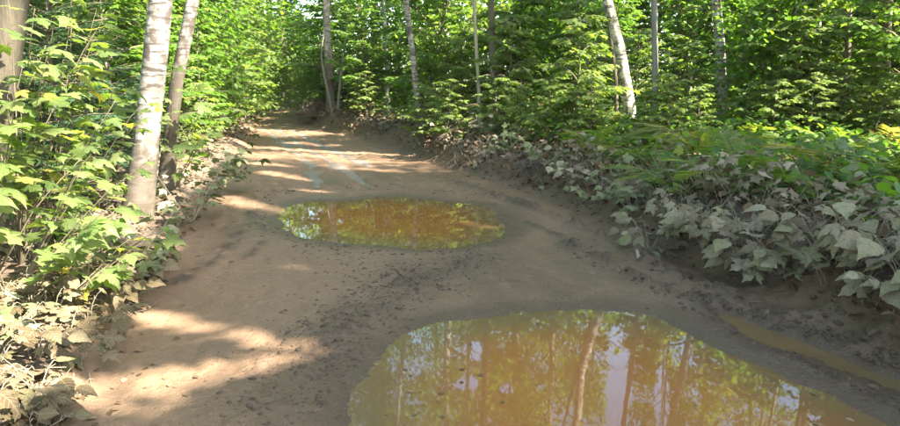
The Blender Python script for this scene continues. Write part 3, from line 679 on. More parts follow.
def place_young(kind, u, Y, s=1.0, label=None, free=None):
    for tu, tY in TRUNK_U:
        if Y < tY+.9 and free is None and abs(tu+4-u) < 330*s/Y and u > 300: Y = tY+1.0+.6*rc.rand()
    x = (u-450)/FPX*(Y*1.0/math.cos(PITCH))*.985; z = H(x, Y)-.04
    if label is None:
        lu, ln = min(LAND, key=lambda q: abs(q[0]-u)); rel = 'left of' if u < lu-6 else 'right of' if u > lu+6 else 'in line with'
        dist = 'near' if Y < 10.5 else 'midway back' if Y < 15 else 'far' if Y < 21 else 'very far'
        key = (kind.name, dist, rel, ln); n = LSEEN.get(key, 0); LSEEN[key] = n+1
        noun = kind.name.replace('_', ' ').replace('beech', 'small-leaved tree').replace('young small', 'young small')
        label = '%s %s, %s, %s %s' % (ADJ[kind.name][n % 6], noun, dist, rel, ln)
    return kind.place(kind.name, label, 'tree', (x, Y, z), rc.rand()*6.28, s, None, beams=x > 0)
ry = RS(77)
# right-hand wood, front row first
for u, Y, k_, s in [(430, 15.5, 1, .8), (462, 14.5, 3, .85), (505, 13.5, 1, .75), (545, 12.6, 3, .95), (585, 12.4, 1, .72), (640, 13.6, 3, .8), (690, 12.2, 3, .9), (760, 11.4, 1, .8), (800, 10.8, 3, 1.0), (870, 10.2, 1, .85), (930, 9.8, 0, .8),
                    (395, 18.5, 0, .85), (440, 17.5, 2, .8), (520, 16.5, 0, .9), (555, 15.5, 2, .85), (590, 17.5, 4, .8), (560, 19, 0, 1), (675, 15.5, 0, .85), (700, 18, 2, 1), (745, 14.5, 0, .9), (785, 13.5, 2, .8), (835, 12.5, 0, .85), (905, 12.2, 2, .85), (960, 12, 0, 1),
                    (375, 22, 4, .9), (425, 21.5, 0, 1.1), (470, 20.5, 4, .9), (510, 22, 2, 1.1), (545, 22.5, 4, 1), (610, 21, 0, 1.2), (650, 20.5, 4, 1), (735, 19, 4, .95), (775, 17.5, 0, 1.2), (815, 17, 4, .9), (865, 16, 0, 1.15), (915, 15.5, 4, .9),
                    (350, 25, 0, 1.1), (395, 26, 4, 1), (450, 25.5, 0, 1.3), (495, 26.5, 4, 1.1), (580, 26, 0, 1.3), (625, 25.5, 4, 1.1), (680, 24.5, 2, 1.3), (725, 24, 0, 1.3), (760, 22.5, 4, 1.1), (800, 21.5, 2, 1.2), (850, 20.5, 4, 1.1), (895, 20, 0, 1.3)]:
    place_young(SAP[k_ if ry.rand() < .35 else 5+ry.randint(5)], u+ry.randn()*8, Y, s*(.85+.3*ry.rand()))
for u, Y, k_, s in [(425, 14.8, 3, .55), (450, 13.6, 3, .55), (499, 13.0, 8, .35), (520, 12.4, 3, .5), (548, 11.6, 3, .52), (575, 11.4, 3, .5), (590, 11.0, 3, .50), (642, 11.2, 3, .36), (668, 10.8, 3, .52), (695, 10.9, 3, .45), (742, 10.6, 3, .45), (770, 10.2, 3, .5), (806, 10.2, 8, .3), (838, 10.3, 3, .55), (868, 9.9, 8, .3), (897, 9.8, 3, .5), (575, 11.9, 3, .95), (682, 12.6, 3, .8), (765, 11.6, 8, .7), (835, 11.0, 3, 1.0), (905, 10.8, 3, 1.0), (508, 14.2, 3, 1.0)]:
    place_young(SAP[k_], u, Y, s, None, True)
# beyond the bend and the left wood
for u, Y, k_, s in [(245, 23, 3, 1.0), (232, 20, 1, .8), (222, 17.5, 3, .9), (205, 15, 1, .9), (188, 13, 3, .9), (215, 21, 0, 1), (240, 27, 0, 1.1), (198, 18, 4, .8), (178, 15.5, 0, 1), (160, 12.5, 2, .8), (150, 17, 4, .9), (135, 14, 0, 1), (110, 11, 1, 1), (85, 13, 2, .9),
                    (55, 10.5, 0, .9), (20, 9.5, 1, 1), (-10, 11.5, 0, 1.1), (60, 15.5, 4, .9), (110, 18, 0, 1.3), (30, 13.5, 2, 1), (245, 30, 4, .9), (290, 37.5, 0, 1.3), (250, 33.5, 4, 1.0), (312, 34, 4, 1), (275, 36, 2, 1.3), (330, 29, 0, 1.0), (300, 38, 4, 1.2), (355, 31, 2, 1.2), (230, 30, 2, 1.2),
                    (180, 22, 0, 1.3), (140, 24, 4, 1.2), (70, 20, 0, 1.4), (100, 26, 4, 1.2), (20, 18, 4, 1.1)]:
    place_young(SAP[k_ if ry.rand() < .4 else 5+ry.randint(5)], u+ry.randn()*4, Y, s*(.85+.3*ry.rand()))
for u, Y, k_, s in [(314, 26.6, 2, .6), (322, 25.9, 3, .6), (330, 26.5, 2, .8), (368, 20.8, 3, .6), (312, 29.5, 2, .9), (282, 37, 7, 1.2)]:
    place_young(SAP[7 if k_ == 2 else 3], u, Y, s)
for u, Y, k_, s in [(62, 7.4, 0, .95), (115, 9.2, 1, 1.0), (30, 8.6, 0, 1.0), (400, 17.6, 1, .8), (535, 17, 0, .9), (800, 14.5, 0, 1.0), (865, 13.5, 1, 1.1), (755, 17, 0, 1.0), (352, 25, 0, 1.0), (570, 20.5, 0, 1.1)]:
    place_young(FIR[k_], u, Y, s)
# ------------------------------------------------------------------ far wood that reads as one mass
def ring(n, r, ymin, ymax, zmax, ls):
    x = r.uniform(-45, 45, n); y = r.uniform(ymin, ymax, n)
    keep = (np.abs(x) < .95*y+4); x, y = x[keep], y[keep]; z = zmax*r.rand(len(x))**1.1
    c = vnoise(x*.6, y*.6+z*.9, 91)*.6+vnoise(x*1.5+z, y*1.5, 92)*.4; k = c > .40+.02*z
    road = (x > xl(y)-.3) & (x < xr(y)+.3) & (z < 3.2); k &= ~road
    x, y, z = x[k], y[k], z[k]; m = len(x); a = r.rand(m)*6.283
    return pack(np.column_stack([x, y, Hv(x, y)+z]), np.column_stack([np.cos(a), np.sin(a), -.3*np.ones(m)]), np.column_stack([r.randn(m)*.4, r.randn(m)*.4, np.ones(m)]), ls*(.6+.7*r.rand(m)), np.clip(.2+.6*r.rand(m)**2+.3*vnoise(x*.3, y*.3, 93)-.1, 0, 1))
o = obj('far_woods', leaf_mesh('far_woods', T_DIAMOND, ring(260000, RS(401), 27, 48, 9.0, .27), M_CANOPY)); stuff(o, 'distant leafy wood closing the view behind the trees')

# ------------------------------------------------------------------ low undergrowth and litter (stuff)
def low_cover(n, r, test, zmax, ls, tb=0.0):
    x = r.uniform(-16, 18, n); y = 2.5+30*r.rand(n)**1.25; k = test(x, y); x, y = x[k], y[k]; m = len(x)
    z = zmax*r.rand(m)*(.4+.9*vnoise(x*1.1, y*1.1, 95)); a = r.rand(m)*6.283
    return pack(np.column_stack([x, y, Hv(x, y)+z+.01]), np.column_stack([np.cos(a), np.sin(a), -.1-.5*r.rand(m)]), np.column_stack([r.randn(m)*.35, r.randn(m)*.35, np.ones(m)]), ls*(.5+.8*r.rand(m)), np.clip(tb+.7*r.rand(m)**1.5, 0, 1))
pn = lambda x, y, s, a=1.0: vnoise(x*a, y*a, s)
L = low_cover(120000, RS(411), lambda x, y: ((x > xr(y)+1.7+.8*pn(x, y, 96)) | (x < xl(y)-1.3-.8*pn(x, y, 97))) & (pn(x, y, 98, .8) > .3) & (np.abs(x) < .8*y+2), .55, .10)
stuff(obj('undergrowth', leaf_mesh('undergrowth', T_OVAL, L, M_LEAF)), 'low green undergrowth covering the forest floor')
L = low_cover(90000, RS(412), lambda x, y: ((x > xr(y)+.15) & (x < xr(y)+2.3+pn(x, y, 99))) & (pn(x, y, 100, 1.3) > .25), .5, .11)
stuff(obj('verge_plants', leaf_mesh('verge_plants', T_OVAL, sub(L, NB := L['P'][:, 0] > xr(L['P'][:, 1])+.55+.6*pn(L['P'][:, 0], L['P'][:, 1], 104)), M_LEAF)), 'low green leaves set back on the right verge')
stuff(obj('verge_plants', leaf_mesh('verge_plants', T_MAPLE, sub(L, ~NB), M_DUST_B)), 'low pale dusty leaves hanging over the right bank edge')
L = low_cover(90000, RS(413), lambda x, y: ((x < xl(y)-.35) & (x > xl(y)-2.2)) & (pn(x, y, 102, 1.3) > .35) & ((y > 8) | (x < xl(y)-.6)), .4, .10)
stuff(obj('verge_plants', leaf_mesh('verge_plants', T_MAPLE, L, M_DUST_B)), 'low pale dusty leaves along the left verge')
# dead brown leaves and litter
L = low_cover(110000, RS(414), lambda x, y: ((x > xr(y)+.02) & (x < xr(y)+1.1)) & (pn(x, y, 103, 1.2) > .26), .22, .085)
stuff(obj('dead_leaves', leaf_mesh('dead_leaves', T_OVAL, L, M_DEAD)), 'withered brown leaves hanging over the right bank')
L = low_cover(60000, RS(415), lambda x, y: (x < xl(y)+.02) & (x > xl(y)-4) | (x > xr(y)+1) & (x < xr(y)+7), .04, .075)
stuff(obj('leaf_litter', leaf_mesh('leaf_litter', T_OVAL, L, M_DEAD)), 'brown leaf litter on the ground under the plants')

L = low_cover(60000, RS(416), lambda x, y: (x > xr(y)+.6) & (x < xr(y)+4) & (pn(x, y, 105, .9) > .62), .75, .075)
stuff(obj('withered_plants', leaf_mesh('withered_plants', T_NEEDLE, {**L, 'S': L['S']*1.6}, M_DEAD)), 'patches of withered brown plants among the ferns')
# dry stems, rootlets
def stems(n, r, xs, ymin, ymax, ln, hang, rad):
    g = Geo()
    for _ in range(n):
        y = ymin+(ymax-ymin)*r.rand()**1.6; x = xs(y, r); z = H(x, y)
        a = r.rand()*6.28; l = ln*(.4+.9*r.rand()); p0 = np.array([x, y, z-.02])
        tip = p0+np.array([math.cos(a)*l*.45, math.sin(a)*l*.45, l*hang*(.5+.7*r.rand())]); mid = (p0+tip)/2+r.randn(3)*.05*l+[0, 0, .1*l]
        g.tube(np.array([p0, (p0+mid)/2+r.randn(3)*.02*l, mid, tip]), [rad, rad*.9, rad*.75, rad*.35], 4, r.rand())
    return g
g = stems(800, RS(421), lambda y, r: xr(y)+.12+.75*r.rand(), 3.0, 15, .40, .75, .004)
stuff(obj('dry_stems', g.mesh('dry_stems', M_STEM)), 'tangle of dry dusty stems on the right bank')
g = stems(700, RS(422), lambda y, r: xl(y)-.02-.9*r.rand(), 2.8, 12, .34, .3, .0035)
stuff(obj('dry_roots', g.mesh('dry_roots', M_STEM)), 'fine dry roots and straw on the left bank')

# ------------------------------------------------------------------ mud clods
def clods(n, r, pos, smin, smax):
    ico = np.array([(0, 0, 1), (.9, 0, .3), (.28, .85, .35), (-.72, .53, .3), (-.72, -.53, .35), (.28, -.85, .3), (.72, .53, -.3), (-.28, .85, -.3), (-.9, 0, -.3), (-.28, -.85, -.3), (.72, -.53, -.3)])
    F = np.array([(0, 1, 2), (0, 2, 3), (0, 3, 4), (0, 4, 5), (0, 5, 1), (1, 6, 2), (2, 7, 3), (3, 8, 4), (4, 9, 5), (5, 10, 1), (6, 7, 2), (7, 8, 3), (8, 9, 4), (9, 10, 5), (10, 6, 1)])
    P = np.array([pos(r) for _ in range(n)]); z = Hv(P[:, 0], P[:, 1]); S = smin+(smax-smin)*r.rand(n)**4
    dry = np.min([sdf(P[:, 0], P[:, 1], Q) for Q in (NEAR, FAR, RUT)], 0) > .05; P, z, S = P[dry], z[dry], S[dry]; n = len(P)
    a = r.rand(n)*6.283; jit = 1+.55*(r.rand(n, 11, 3)-.5); sc3 = np.column_stack([1+.7*r.rand(n), .7+.4*r.rand(n), .45+.4*r.rand(n)])
    V = ico[None]*jit*sc3[:, None]*S[:, None, None]; c, s = np.cos(a)[:, None], np.sin(a)[:, None]
    V = np.stack([V[..., 0]*c-V[..., 1]*s+P[:, 0, None], V[..., 0]*s+V[..., 1]*c+P[:, 1, None], V[..., 2]+(z-.12*S)[:, None]], -1)
    return mesh('mud_clods', V.reshape(-1, 3), (F[None]+(np.arange(n)*11)[:, None, None]).reshape(-1, 3), M_CLOD)
def along(lines, spread):
    Ps = [G(l) for l in lines]
    def f(r):
        P = Ps[r.randint(len(Ps))]; i = r.randint(len(P)-1); t = r.rand(); q = P[i]*(1-t)+P[i+1]*t; return q+r.randn(2)*spread
    return f
def clod_mat():
    m, t, out = mat_new('mud_clod'); p = N(t, 'BsdfPrincipled'); p.inputs['Roughness'].default_value = .8
    c = mixc(t, noise(t, 14.0), (.028, .018, .011), (.090, .055, .033)); t.links.new(c, p.inputs['Base Color']); t.links.new(p.outputs[0], out.inputs[0]); return m
M_CLOD = clod_mat()
stuff(obj('mud_clods', clods(3600, RS(431), along([[(480, 258), (420, 280), (370, 310)], [(400, 285), (345, 330), (320, 370)], [(350, 320), (310, 370), (280, 420)], [(330, 250), (380, 280), (440, 285)]], .22), .003, .018)), 'dark mud clods scattered between the two puddles')
stuff(obj('mud_clods', clods(1700, RS(432), along([[(560, 245), (640, 285), (730, 330), (830, 380), (920, 420)], [(690, 300), (800, 338), (920, 388)], [(640, 262), (760, 316), (940, 385)]], .055), .004, .026)), 'dark mud clods thrown up along the right wheel rut')
stuff(obj('mud_clods', clods(700, RS(433), lambda r: np.array([xl(y)+.1+(xr(y)-xl(y)-.2)*r.rand() for y in [2.8+14*r.rand()**1.5]]+[0])[:1].tolist()+[0] if False else (lambda y: np.array([xl(y)+.1+(xr(y)-xl(y)-.2)*r.rand(), y]))(2.8+14*r.rand()**1.5), .003, .014)), 'small crumbs of mud scattered over the whole road')
stuff(obj('mud_clods', clods(1800, RS(435), lambda r: (lambda y: np.array([xr(y)-.12+.6*r.rand(), y]))(2.9+13*r.rand()**1.6), .005, .042)), 'crumbling clods of earth on the right bank face')
stuff(obj('mud_clods', clods(900, RS(434), along([[(270, 195), (300, 192), (400, 190), (500, 200)], [(260, 200), (262, 225), (300, 245), (400, 256), (500, 252)]], .12), .003, .026)), 'mud clods around the middle puddle')

# ------------------------------------------------------------------ big single leaves (parts)
def big_leaf(seed, curl, fold):
    r = RS(seed)
    half = [(.03, .02), (.16, -.10), (.34, -.06), (.40, .02), (.34, .12), (.52, .20), (.60, .34), (.70, .46), (.56, .50), (.46, .52), (.40, .58), (.28, .52), (.20, .55), (.25, .70), (.20, .80), (.10, .88), (0, 1.06)]
    P = []
    for x, y in half: P.append((x*(1+.08*r.randn()), y+.02*r.randn()))
    Q = [(-x*(1+.06*r.randn()), y+.02*r.randn()) for x, y in half[::-1][1:]]
    out = np.array(P+Q); mid = out*.5+np.array([0, .16]); c = np.array([[0, .18]])
    A = np.vstack([c, mid, out]); n = len(out)
    rr = np.hypot(A[:, 0], A[:, 1]-.2); ang = np.arctan2(A[:, 0], A[:, 1]-.15)
    z = fold*np.abs(A[:, 0])*.6-curl*rr**2+.035*np.cos(ang*7)*rr+.02*r.randn(len(A))*rr
    F = [(0, 1+i, 1+(i+1) % n) for i in range(n)]
    for i in range(n):
        j = (i+1) % n; F += [(1+i, 1+n+i, 1+n+j), (1+i, 1+n+j, 1+j)]
    V = np.column_stack([A, z]); pet = np.array([(-.012, 0, .0), (.012, 0, .0), (.01, -.5, -.10), (-.01, -.5, -.10)]); m = len(V)
    V = np.vstack([V, pet]); F += [(m, m+1, m+2), (m, m+2, m+3)]
    return V, np.array(F)
def serr_leaf(seed, curl, fold):
    r = RS(seed); half = [(.02, 0), (.20, .02), (.34, .15), (.33, .22), (.42, .30), (.39, .38), (.43, .48), (.36, .56), (.35, .66), (.25, .74), (.2, .84), (.1, .93), (0, 1.08)]
    out = np.array(half+[(-x, y) for x, y in half[::-1][1:]]); out = out+r.randn(*out.shape)*.012; mid = out*.55+np.array([0, .2]); A = np.vstack([[[0, .4]], mid, out]); n = len(out)
    rr = np.abs(A[:, 0]); z = fold*rr*.7-curl*(A[:, 1]-.1)**2-.4*curl*rr**2+.02*np.sin(A[:, 1]*16)*rr; F = [(0, 1+i, 1+(i+1) % n) for i in range(n)]
    for i in range(n):
        j = (i+1) % n; F += [(1+i, 1+n+i, 1+n+j), (1+i, 1+n+j, 1+j)]
    return np.column_stack([A, z]), np.array(F)
BIG = {}
for key, m in (('green', M_LEAF_YO), ('dusty', M_DUST), ('dustgreen', M_DUSTG), ('fresh', M_FRESH), ('mud', M_DUST_L)):
    BIG[key] = [mesh('leaf', *big_leaf(500+i, c, f), m, None, True) for i, (c, f) in enumerate(((.25, .15), (.45, .05), (.12, .3), (.7, .2)))]
BIG['oval'] = [mesh('leaf', *serr_leaf(520+i, c, f), M_DUST, None, True) for i, (c, f) in enumerate(((.2, .25), (.5, .1), (.35, .4)))]
BIG['ovalgreen'] = [mesh('leaf', *serr_leaf(530+i, c, f), M_DUSTG, None, True) for i, (c, f) in enumerate(((.2, .25), (.5, .1), (.35, .4)))]
BIG['ovalfresh'] = [mesh('leaf', *serr_leaf(540+i, c, f), M_FRESH, None, True) for i, (c, f) in enumerate(((.2, .25), (.5, .1), (.35, .4)))]
BIG['ovalmud'] = [mesh('leaf', *serr_leaf(550+i, c, f), M_DUST_L, None, True) for i, (c, f) in enumerate(((.2, .25), (.5, .1), (.8, .4)))]
def leaf_obj(parent, key, p, d, n, s, r):
    d = unit(np.asarray(d, float)); x = unit(np.cross(d, n)); z = np.cross(x, d)
    Mx = Matrix(((x[0]*s, d[0]*s, z[0]*s, p[0]), (x[1]*s, d[1]*s, z[1]*s, p[1]), (x[2]*s, d[2]*s, z[2]*s, p[2]), (0, 0, 0, 1)))
    return obj('leaf', BIG[key][r.randint(len(BIG[key]))], parent, mw=Mx)

def broad_plant(name, label, base, tips, key, ls, seed, stemmat, per=6, cat='plant', group=None, face=None, sag=.3, rad=.006):
    """base (world xy), tips: list of (dx, dy, dz) stem ends; leaves set alternately on each stem"""
    r = RS(seed); z = H(*base); o = thing(name, label, cat, (base[0], base[1], z-.02), 0, group); g = Geo()
    for tx, ty, tz in tips:
        tip = np.array([tx, ty, tz]); s = np.linspace(0, 1, 7)[:, None]
        Q = s*tip[None]*np.array([1, 1, 0])+np.array([0, 0, 1])*(tz*(s*(1+sag)-sag*s*s)); Q += np.cumsum(r.randn(7, 3)*.012, 0)*s
        g.tube(Q, rad*(1-.7*s[:, 0]), 5, r.rand())
        az0 = math.atan2(ty, tx)
        for i in range(per):
            f = .3+.7*(i+.6)/per; p = np.array([np.interp(f, s[:, 0], Q[:, a]) for a in range(3)])
            az = az0+(1 if i % 2 else -1)*(.5+.7*r.rand())*(1 if i < per-1 else .1)
            d = np.array([math.cos(az), math.sin(az), .12-.42*r.rand()]); S = ls*(.45+.85*r.rand()); q = p+d*S*.42
            g.tube(np.array([p, (p+q)/2+[0, 0, .015], q]), [.0028, .0022, .0018], 3, .5)
            nn = np.array([r.randn()*.4, r.randn()*.4, 1.0])
            if face is not None: nn = nn+np.array(face)
            leaf_obj(o, key, q, d, nn, S, r)
    obj('stem', g.mesh(name+'_stem', stemmat), o)
    return o
def wpt(u, v, z=.25): return ground(u, v, z)
# left: maple saplings, their single leaves
R4 = RS(600)
def left_sapling(label, u, v, hts, spreadx, ls, key, seed, per, face=(0.06, -.04, 0), name='maple_sapling', nst=6):
    b = wpt(u, v); r = RS(seed); tips = []
    for i in range(nst):
        a = -1.2+2.6*r.rand() if i % 3 else r.rand()*6.28
        l = spreadx*(.55+.6*r.rand()); tips.append((math.cos(a)*l, math.sin(a)*l, hts[0]+(hts[1]-hts[0])*(i+.5*r.rand())/nst))
    return broad_plant(name, label, b, tips, key, ls, seed, M_TWIG if key == 'green' else M_STEM, per, 'sapling', None, face)
left_sapling('tall maple sapling with a bright yellow leaf, left of the thick birch', 20, 262, (1.1, 2.1), .85, .145, 'green', 611, 8, nst=11)
left_sapling('slender maple sapling with yellowing leaves between old trunk and thick birch', 52, 255, (1.2, 2.1), .62, .15, 'green', 621, 8, nst=9)
left_sapling('maple sapling reaching up at the left frame edge below the old trunk', -20, 272, (.9, 2.0), .9, .14, 'green', 622, 9, nst=11)
left_sapling('maple sapling with green leaves in layers, in front of the old peeling trunk', -12, 285, (.8, 1.55), .75, .14, 'green', 612, 8, nst=8)
left_sapling('maple sapling with pale green leaves overhanging the dusty plants at left', 10, 300, (.35, 1.2), .95, .13, 'green', 613, 8, nst=10)
left_sapling('maple sapling leaning toward the thick white birch', 58, 246, (.4, 1.45), .75, .125, 'green', 614, 8, nst=10)
left_sapling('low maple sapling with large yellow green leaves above the road edge', 62, 292, (.22, .55), .6, .14, 'green', 615, 5, nst=5)
left_sapling('dusty maple sapling at the foot of the thick white birch', 95, 258, (.15, .45), .35, .13, 'dustgreen', 616, 6, nst=5)
left_sapling('small dusty maple sapling in front of the thick white birch base', 128, 262, (.15, .5), .4, .12, 'dustgreen', 623, 5, nst=6)
left_sapling('dust covered maple sapling right of the leaning birch base', 190, 205, (.3, .9), .6, .14, 'dustgreen', 617, 7, nst=7)
left_sapling('pale dusty maple sapling farther along the left road edge', 215, 180, (.35, 1.1), .7, .15, 'dustgreen', 618, 7, nst=7)
left_sapling('maple sapling in light green behind the leaning birch', 170, 192, (.7, 1.7), .8, .14, 'green', 619, 8, nst=8)
# left: dusty ground plants
k_ = 0
WHERE = ['in the bottom left corner', 'beside the sunlit road patch', 'below the low maple sapling', 'at the road edge below the thick birch', 'at the left frame edge', 'between corner and road edge']
def dusty(u, v, n, key, ls, hmin, hmax, spread, label, seed, face=(.15, -.35, 0), per=3, name='dusty_plant', z=.15):
    b = wpt(u, v, z); r = RS(seed); tips = []
    for i in range(n):
        a = i*2.399+r.rand(); l = spread*(.4+.7*r.rand()); tips.append((math.cos(a)*l, math.sin(a)*l, hmin+(hmax-hmin)*r.rand()))
    return broad_plant(name, label, b, tips, key, ls, seed, M_STEM, per, 'plant', None, face, .5, .004)
LEFTP = [(20, 415, 'dusty', 'dust coated plant in the bottom left corner'), (60, 395, 'oval', 'dust coated plant at the road edge in the lower left'), (15, 375, 'dusty', 'pale dusty plant at the left frame edge, second from the corner'), (55, 365, 'oval', 'dusty plant with broad oval leaves near the lower left frame edge'),
         (88, 350, 'dusty', 'dusty plant leaning onto the near sunlit patch'), (25, 340, 'dustgreen', 'half green dusty plant at the left frame edge'), (65, 328, 'dusty', 'dusty plant below the low yellow green sapling'), (105, 322, 'dusty', 'dusty plant with one big pale leaf at the road edge'),
         (130, 300, 'oval', 'dusty plant at the road edge above the first sunlit streak'), (95, 300, 'dusty', 'dusty plant beneath the big yellow green leaves'), (45, 308, 'dusty', 'dusty plant at the left under the pale green sapling'), (120, 280, 'dusty', 'grey dusty plant below the thick white birch'),
         (150, 272, 'oval', 'small grey dusty plant at the road edge right below the birch'), (82, 278, 'oval', 'shaded dusty plant behind the road edge plants'), (135, 262, 'dusty', 'dusty plant touching the foot of the thick birch'), (165, 255, 'oval', 'last low dusty plant before the straw covered bank'), (5, 320, 'oval', 'dusty plant cut by the left frame edge'), (40, 425, 'oval', 'dusty plant cut by the bottom frame edge')]
for i, (u, v, key, lab) in enumerate(LEFTP):
    key = {'dusty': 'mud', 'oval': 'ovalmud'}.get(key, key)
    dusty(u-(22 if v > 330 else 14), v, 8, key, .10 if v > 300 else .11, .06, .24, .22, lab, 700+i, per=3)
# right: dusty broad-leaved plants on the bank
RIGHTP = [(700, 250, 'dusty', .16, 'pale dusty plant hanging over the bank at the curve of the rut'), (735, 262, 'dusty', .17, 'big-leaved dusty plant on the bank above the near puddle corner'), (775, 272, 'dusty', .17, 'dusty plant with withered drooping leaves over the bank'), (815, 285, 'oval', .15, 'dusty oval-leaved plant over the dry stems'),
          (855, 300, 'dusty', .17, 'dusty plant with large jagged leaves near the right frame edge'), (893, 318, 'dusty', .18, 'large dusty leaves at the right frame edge'), (668, 236, 'dusty', .15, 'dusty grey plant left of the big-leaved bank plants'), (640, 224, 'oval', .14, 'small dusty plant on the bank right of the brown leaves'),
          (760, 236, 'dustgreen', .16, 'green plant behind the big-leaved bank plant'), (800, 245, 'ovalgreen', .14, 'green plant in the middle of the right bank thicket'), (840, 252, 'ovalgreen', .14, 'narrow-leaved plant behind the jagged leaves'), (880, 265, 'ovalgreen', .14, 'grey green plant below the ferns at the right'),
          (915, 285, 'dustgreen', .17, 'dusty green plant cut by the right frame edge'), (720, 222, 'dusty', .15, 'plant with pale silvery leaves below the ferns'), (690, 212, 'dustgreen', .15, 'green plant left of the silvery leaves'), (655, 205, 'dustgreen', .14, 'green broad-leaved plant at the left end of the fern thicket'),
          (785, 215, 'ovalgreen', .14, 'green plant between ferns and silvery leaves'), (845, 222, 'dustgreen', .19, 'plant carrying one wide pale flat leaf below the ferns'), (905, 238, 'ovalgreen', .14, 'green plant at the right edge under the ferns'),
          (620, 205, 'dustgreen', .14, 'dusty green plant on the bank opposite the middle puddle'), (590, 196, 'dustgreen', .13, 'dusty plant over brown leaves opposite the middle puddle'), (560, 186, 'oval', .13, 'pale small plant on the bank edge past the middle puddle'), (600, 180, 'dustgreen', .13, 'green plant behind the bank plants opposite the puddle'), (535, 176, 'dustgreen', .13, 'dusty green plant farther up the right bank'), (570, 170, 'ovalgreen', .13, 'green plant farther up, set back from the bank'),
          (500, 166, 'dustgreen', .14, 'pale green plant on the bank beyond the middle puddle'), (470, 158, 'oval', .13, 'dusty plant among withered leaves up the bank'), (445, 150, 'dustgreen', .15, 'bright dusty plant on the bank near the dark fir'), (640, 186, 'dustgreen', .13, 'leafy plant in front of the fern thicket'), (515, 155, 'dustgreen', .14, 'green plant set back on the bank in half sun')]
for i, (u, v, key, ls, lab) in enumerate(RIGHTP):
    hm = .55 if v > 200 else .6
    if (v < 246 and u > 640) or 'set back' in lab or 'behind' in lab: key = {'dustgreen': 'fresh', 'ovalgreen': 'ovalfresh'}.get(key, key)
    elif i % 4 == 1 and key == 'dusty': key = 'oval'
    elif i % 4 == 3 and key == 'dusty': key = 'dustgreen'
    dusty(u+12, v-(26+max(0, u-740)*.07 if v > 230 else 14), 8, key, ls*.8, .12, hm*1.0, .38, lab, 760+i, face=(-.3, -.55, 0), per=5, name='bank_plant', z=.42)

# ------------------------------------------------------------------ ferns
def frond_mesh(seed):
    r = RS(seed); g = Geo(); s = np.linspace(0, 1, 12); Q = np.column_stack([.04*np.sin(s*3+r.rand()*6), s*.95, .42*s-.55*s**2.2]); g.tube(Q, .006*(1-.85*s)+.001, 4, .5)
    for i in range(26):
        f = .16+.84*i/26; p = np.array([np.interp(f, s, Q[:, a]) for a in range(3)]); ln = .24*math.sin(math.pi*min(1, (1-f)*.85+.12))**.8*(1-.35*(f < .25))
        for sd in (-1, 1):
            a = .95-.25*f+.1*r.randn(); d = np.array([sd*math.sin(a), math.cos(a), -.25-.15*r.rand()]); q = p+d*ln; w_ = np.array([0, .5, .0])*.026
            m1 = p+d*ln*.45
            g.add(np.array([p-w_*.5, p+w_*.5, m1+w_*.8, q, m1-w_*.8]), np.array([(0, 1, 2), (0, 2, 4), (4, 2, 3)]), .5)
    return g.mesh('frond', M_FERN, False)
FR = [frond_mesh(800+i) for i in range(4)]
def fern(u, v, label, s, seed, n=7, z=.55):
    b = wpt(u, v, z); r = RS(seed); o = thing('fern', label, 'fern', (b[0], b[1], H(*b)), 0, None)
    for i in range(n):
        a = i*6.283/n+.3*r.randn(); k = s*(.75+.4*r.rand()); f = obj('frond', FR[r.randint(4)], o); f.rotation_euler = (.35+.35*r.rand(), .2*r.randn(), a); f.scale = (k, k, k)
FN = [(680, 190, 'fern at the left end of the thicket'), (712, 186, 'olive fern below the grey white birch'), (742, 196, 'fern with dull brown tips in front of the birch'), (770, 186, 'bright fern in the middle of the thicket'), (800, 200, 'fern above the grey green bank plants'), (825, 184, 'fern with arched fronds right of the thicket middle'),
      (855, 196, 'fern under the dark trunk pair'), (885, 186, 'fern with long yellow green fronds near the right edge'), (908, 205, 'fern cut by the right frame edge'), (755, 172, 'fern behind the bright middle fern'), (795, 170, 'fern at the back of the thicket, right half'), (700, 168, 'fern at the back of the thicket, left half'),
      (840, 168, 'back fern below the thin pale trunk'), (880, 165, 'back fern below the dark edge trunk'), (660, 170, 'pale fern left of the slim grey trunk foot'), (630, 165, 'fern below the curved birch'), (600, 160, 'half hidden fern left of the curved birch'), (730, 158, 'farthest fern below the grey white birch')]
for i, (u, v, lab) in enumerate(FN): fern(u, v-8, lab, .8+.25*R4.rand(), 820+i, 8)

# ------------------------------------------------------------------ root mound at the bend, sticks
def root_mound():
    x, y = -4.75, 25.2; z = H(x, y); o = thing('root_mound', 'dark earth mound of an upturned root plate at the road bend', 'root mound', (x, y, z))
    r = RS(900); nu, nv = 28, 14; V = []
    for j in range(nv+1):
        for i in range(nu):
            a = i*6.283/nu; e = j/nv*1.57; k = 1+.6*fbm(np.array([math.cos(a)*1.6+3]), np.array([math.sin(a)*1.6+e*2]), 901, 4)[0]
            V.append((.8*math.cos(a)*math.cos(e)*k, .6*math.sin(a)*math.cos(e)*k, .5*math.sin(e)*k-.05))
    F = [(j*nu+i, j*nu+(i+1) % nu, (j+1)*nu+(i+1) % nu, (j+1)*nu+i) for j in range(nv) for i in range(nu)]
    obj('earth', mesh('mound_earth', np.array(V), np.array(F), M_FLOOR, None, True), o)
    for i in range(30):
        g = Geo(); a = r.rand()*6.28; e = .3+1.0*r.rand(); p = np.array([.75*math.cos(a)*math.cos(e), .55*math.sin(a)*math.cos(e), .45*math.sin(e)]); Q = [p*.8]
        d = p+[0, 0, .1]
        for k in range(5): d = unit(d+r.randn(3)*.35); Q.append(Q[-1]+d*.11)
        g.tube(np.array(Q), [.025, .022, .018, .013, .009, .004], 5); obj('root', g.mesh('root', M_BARK), o)
root_mound()
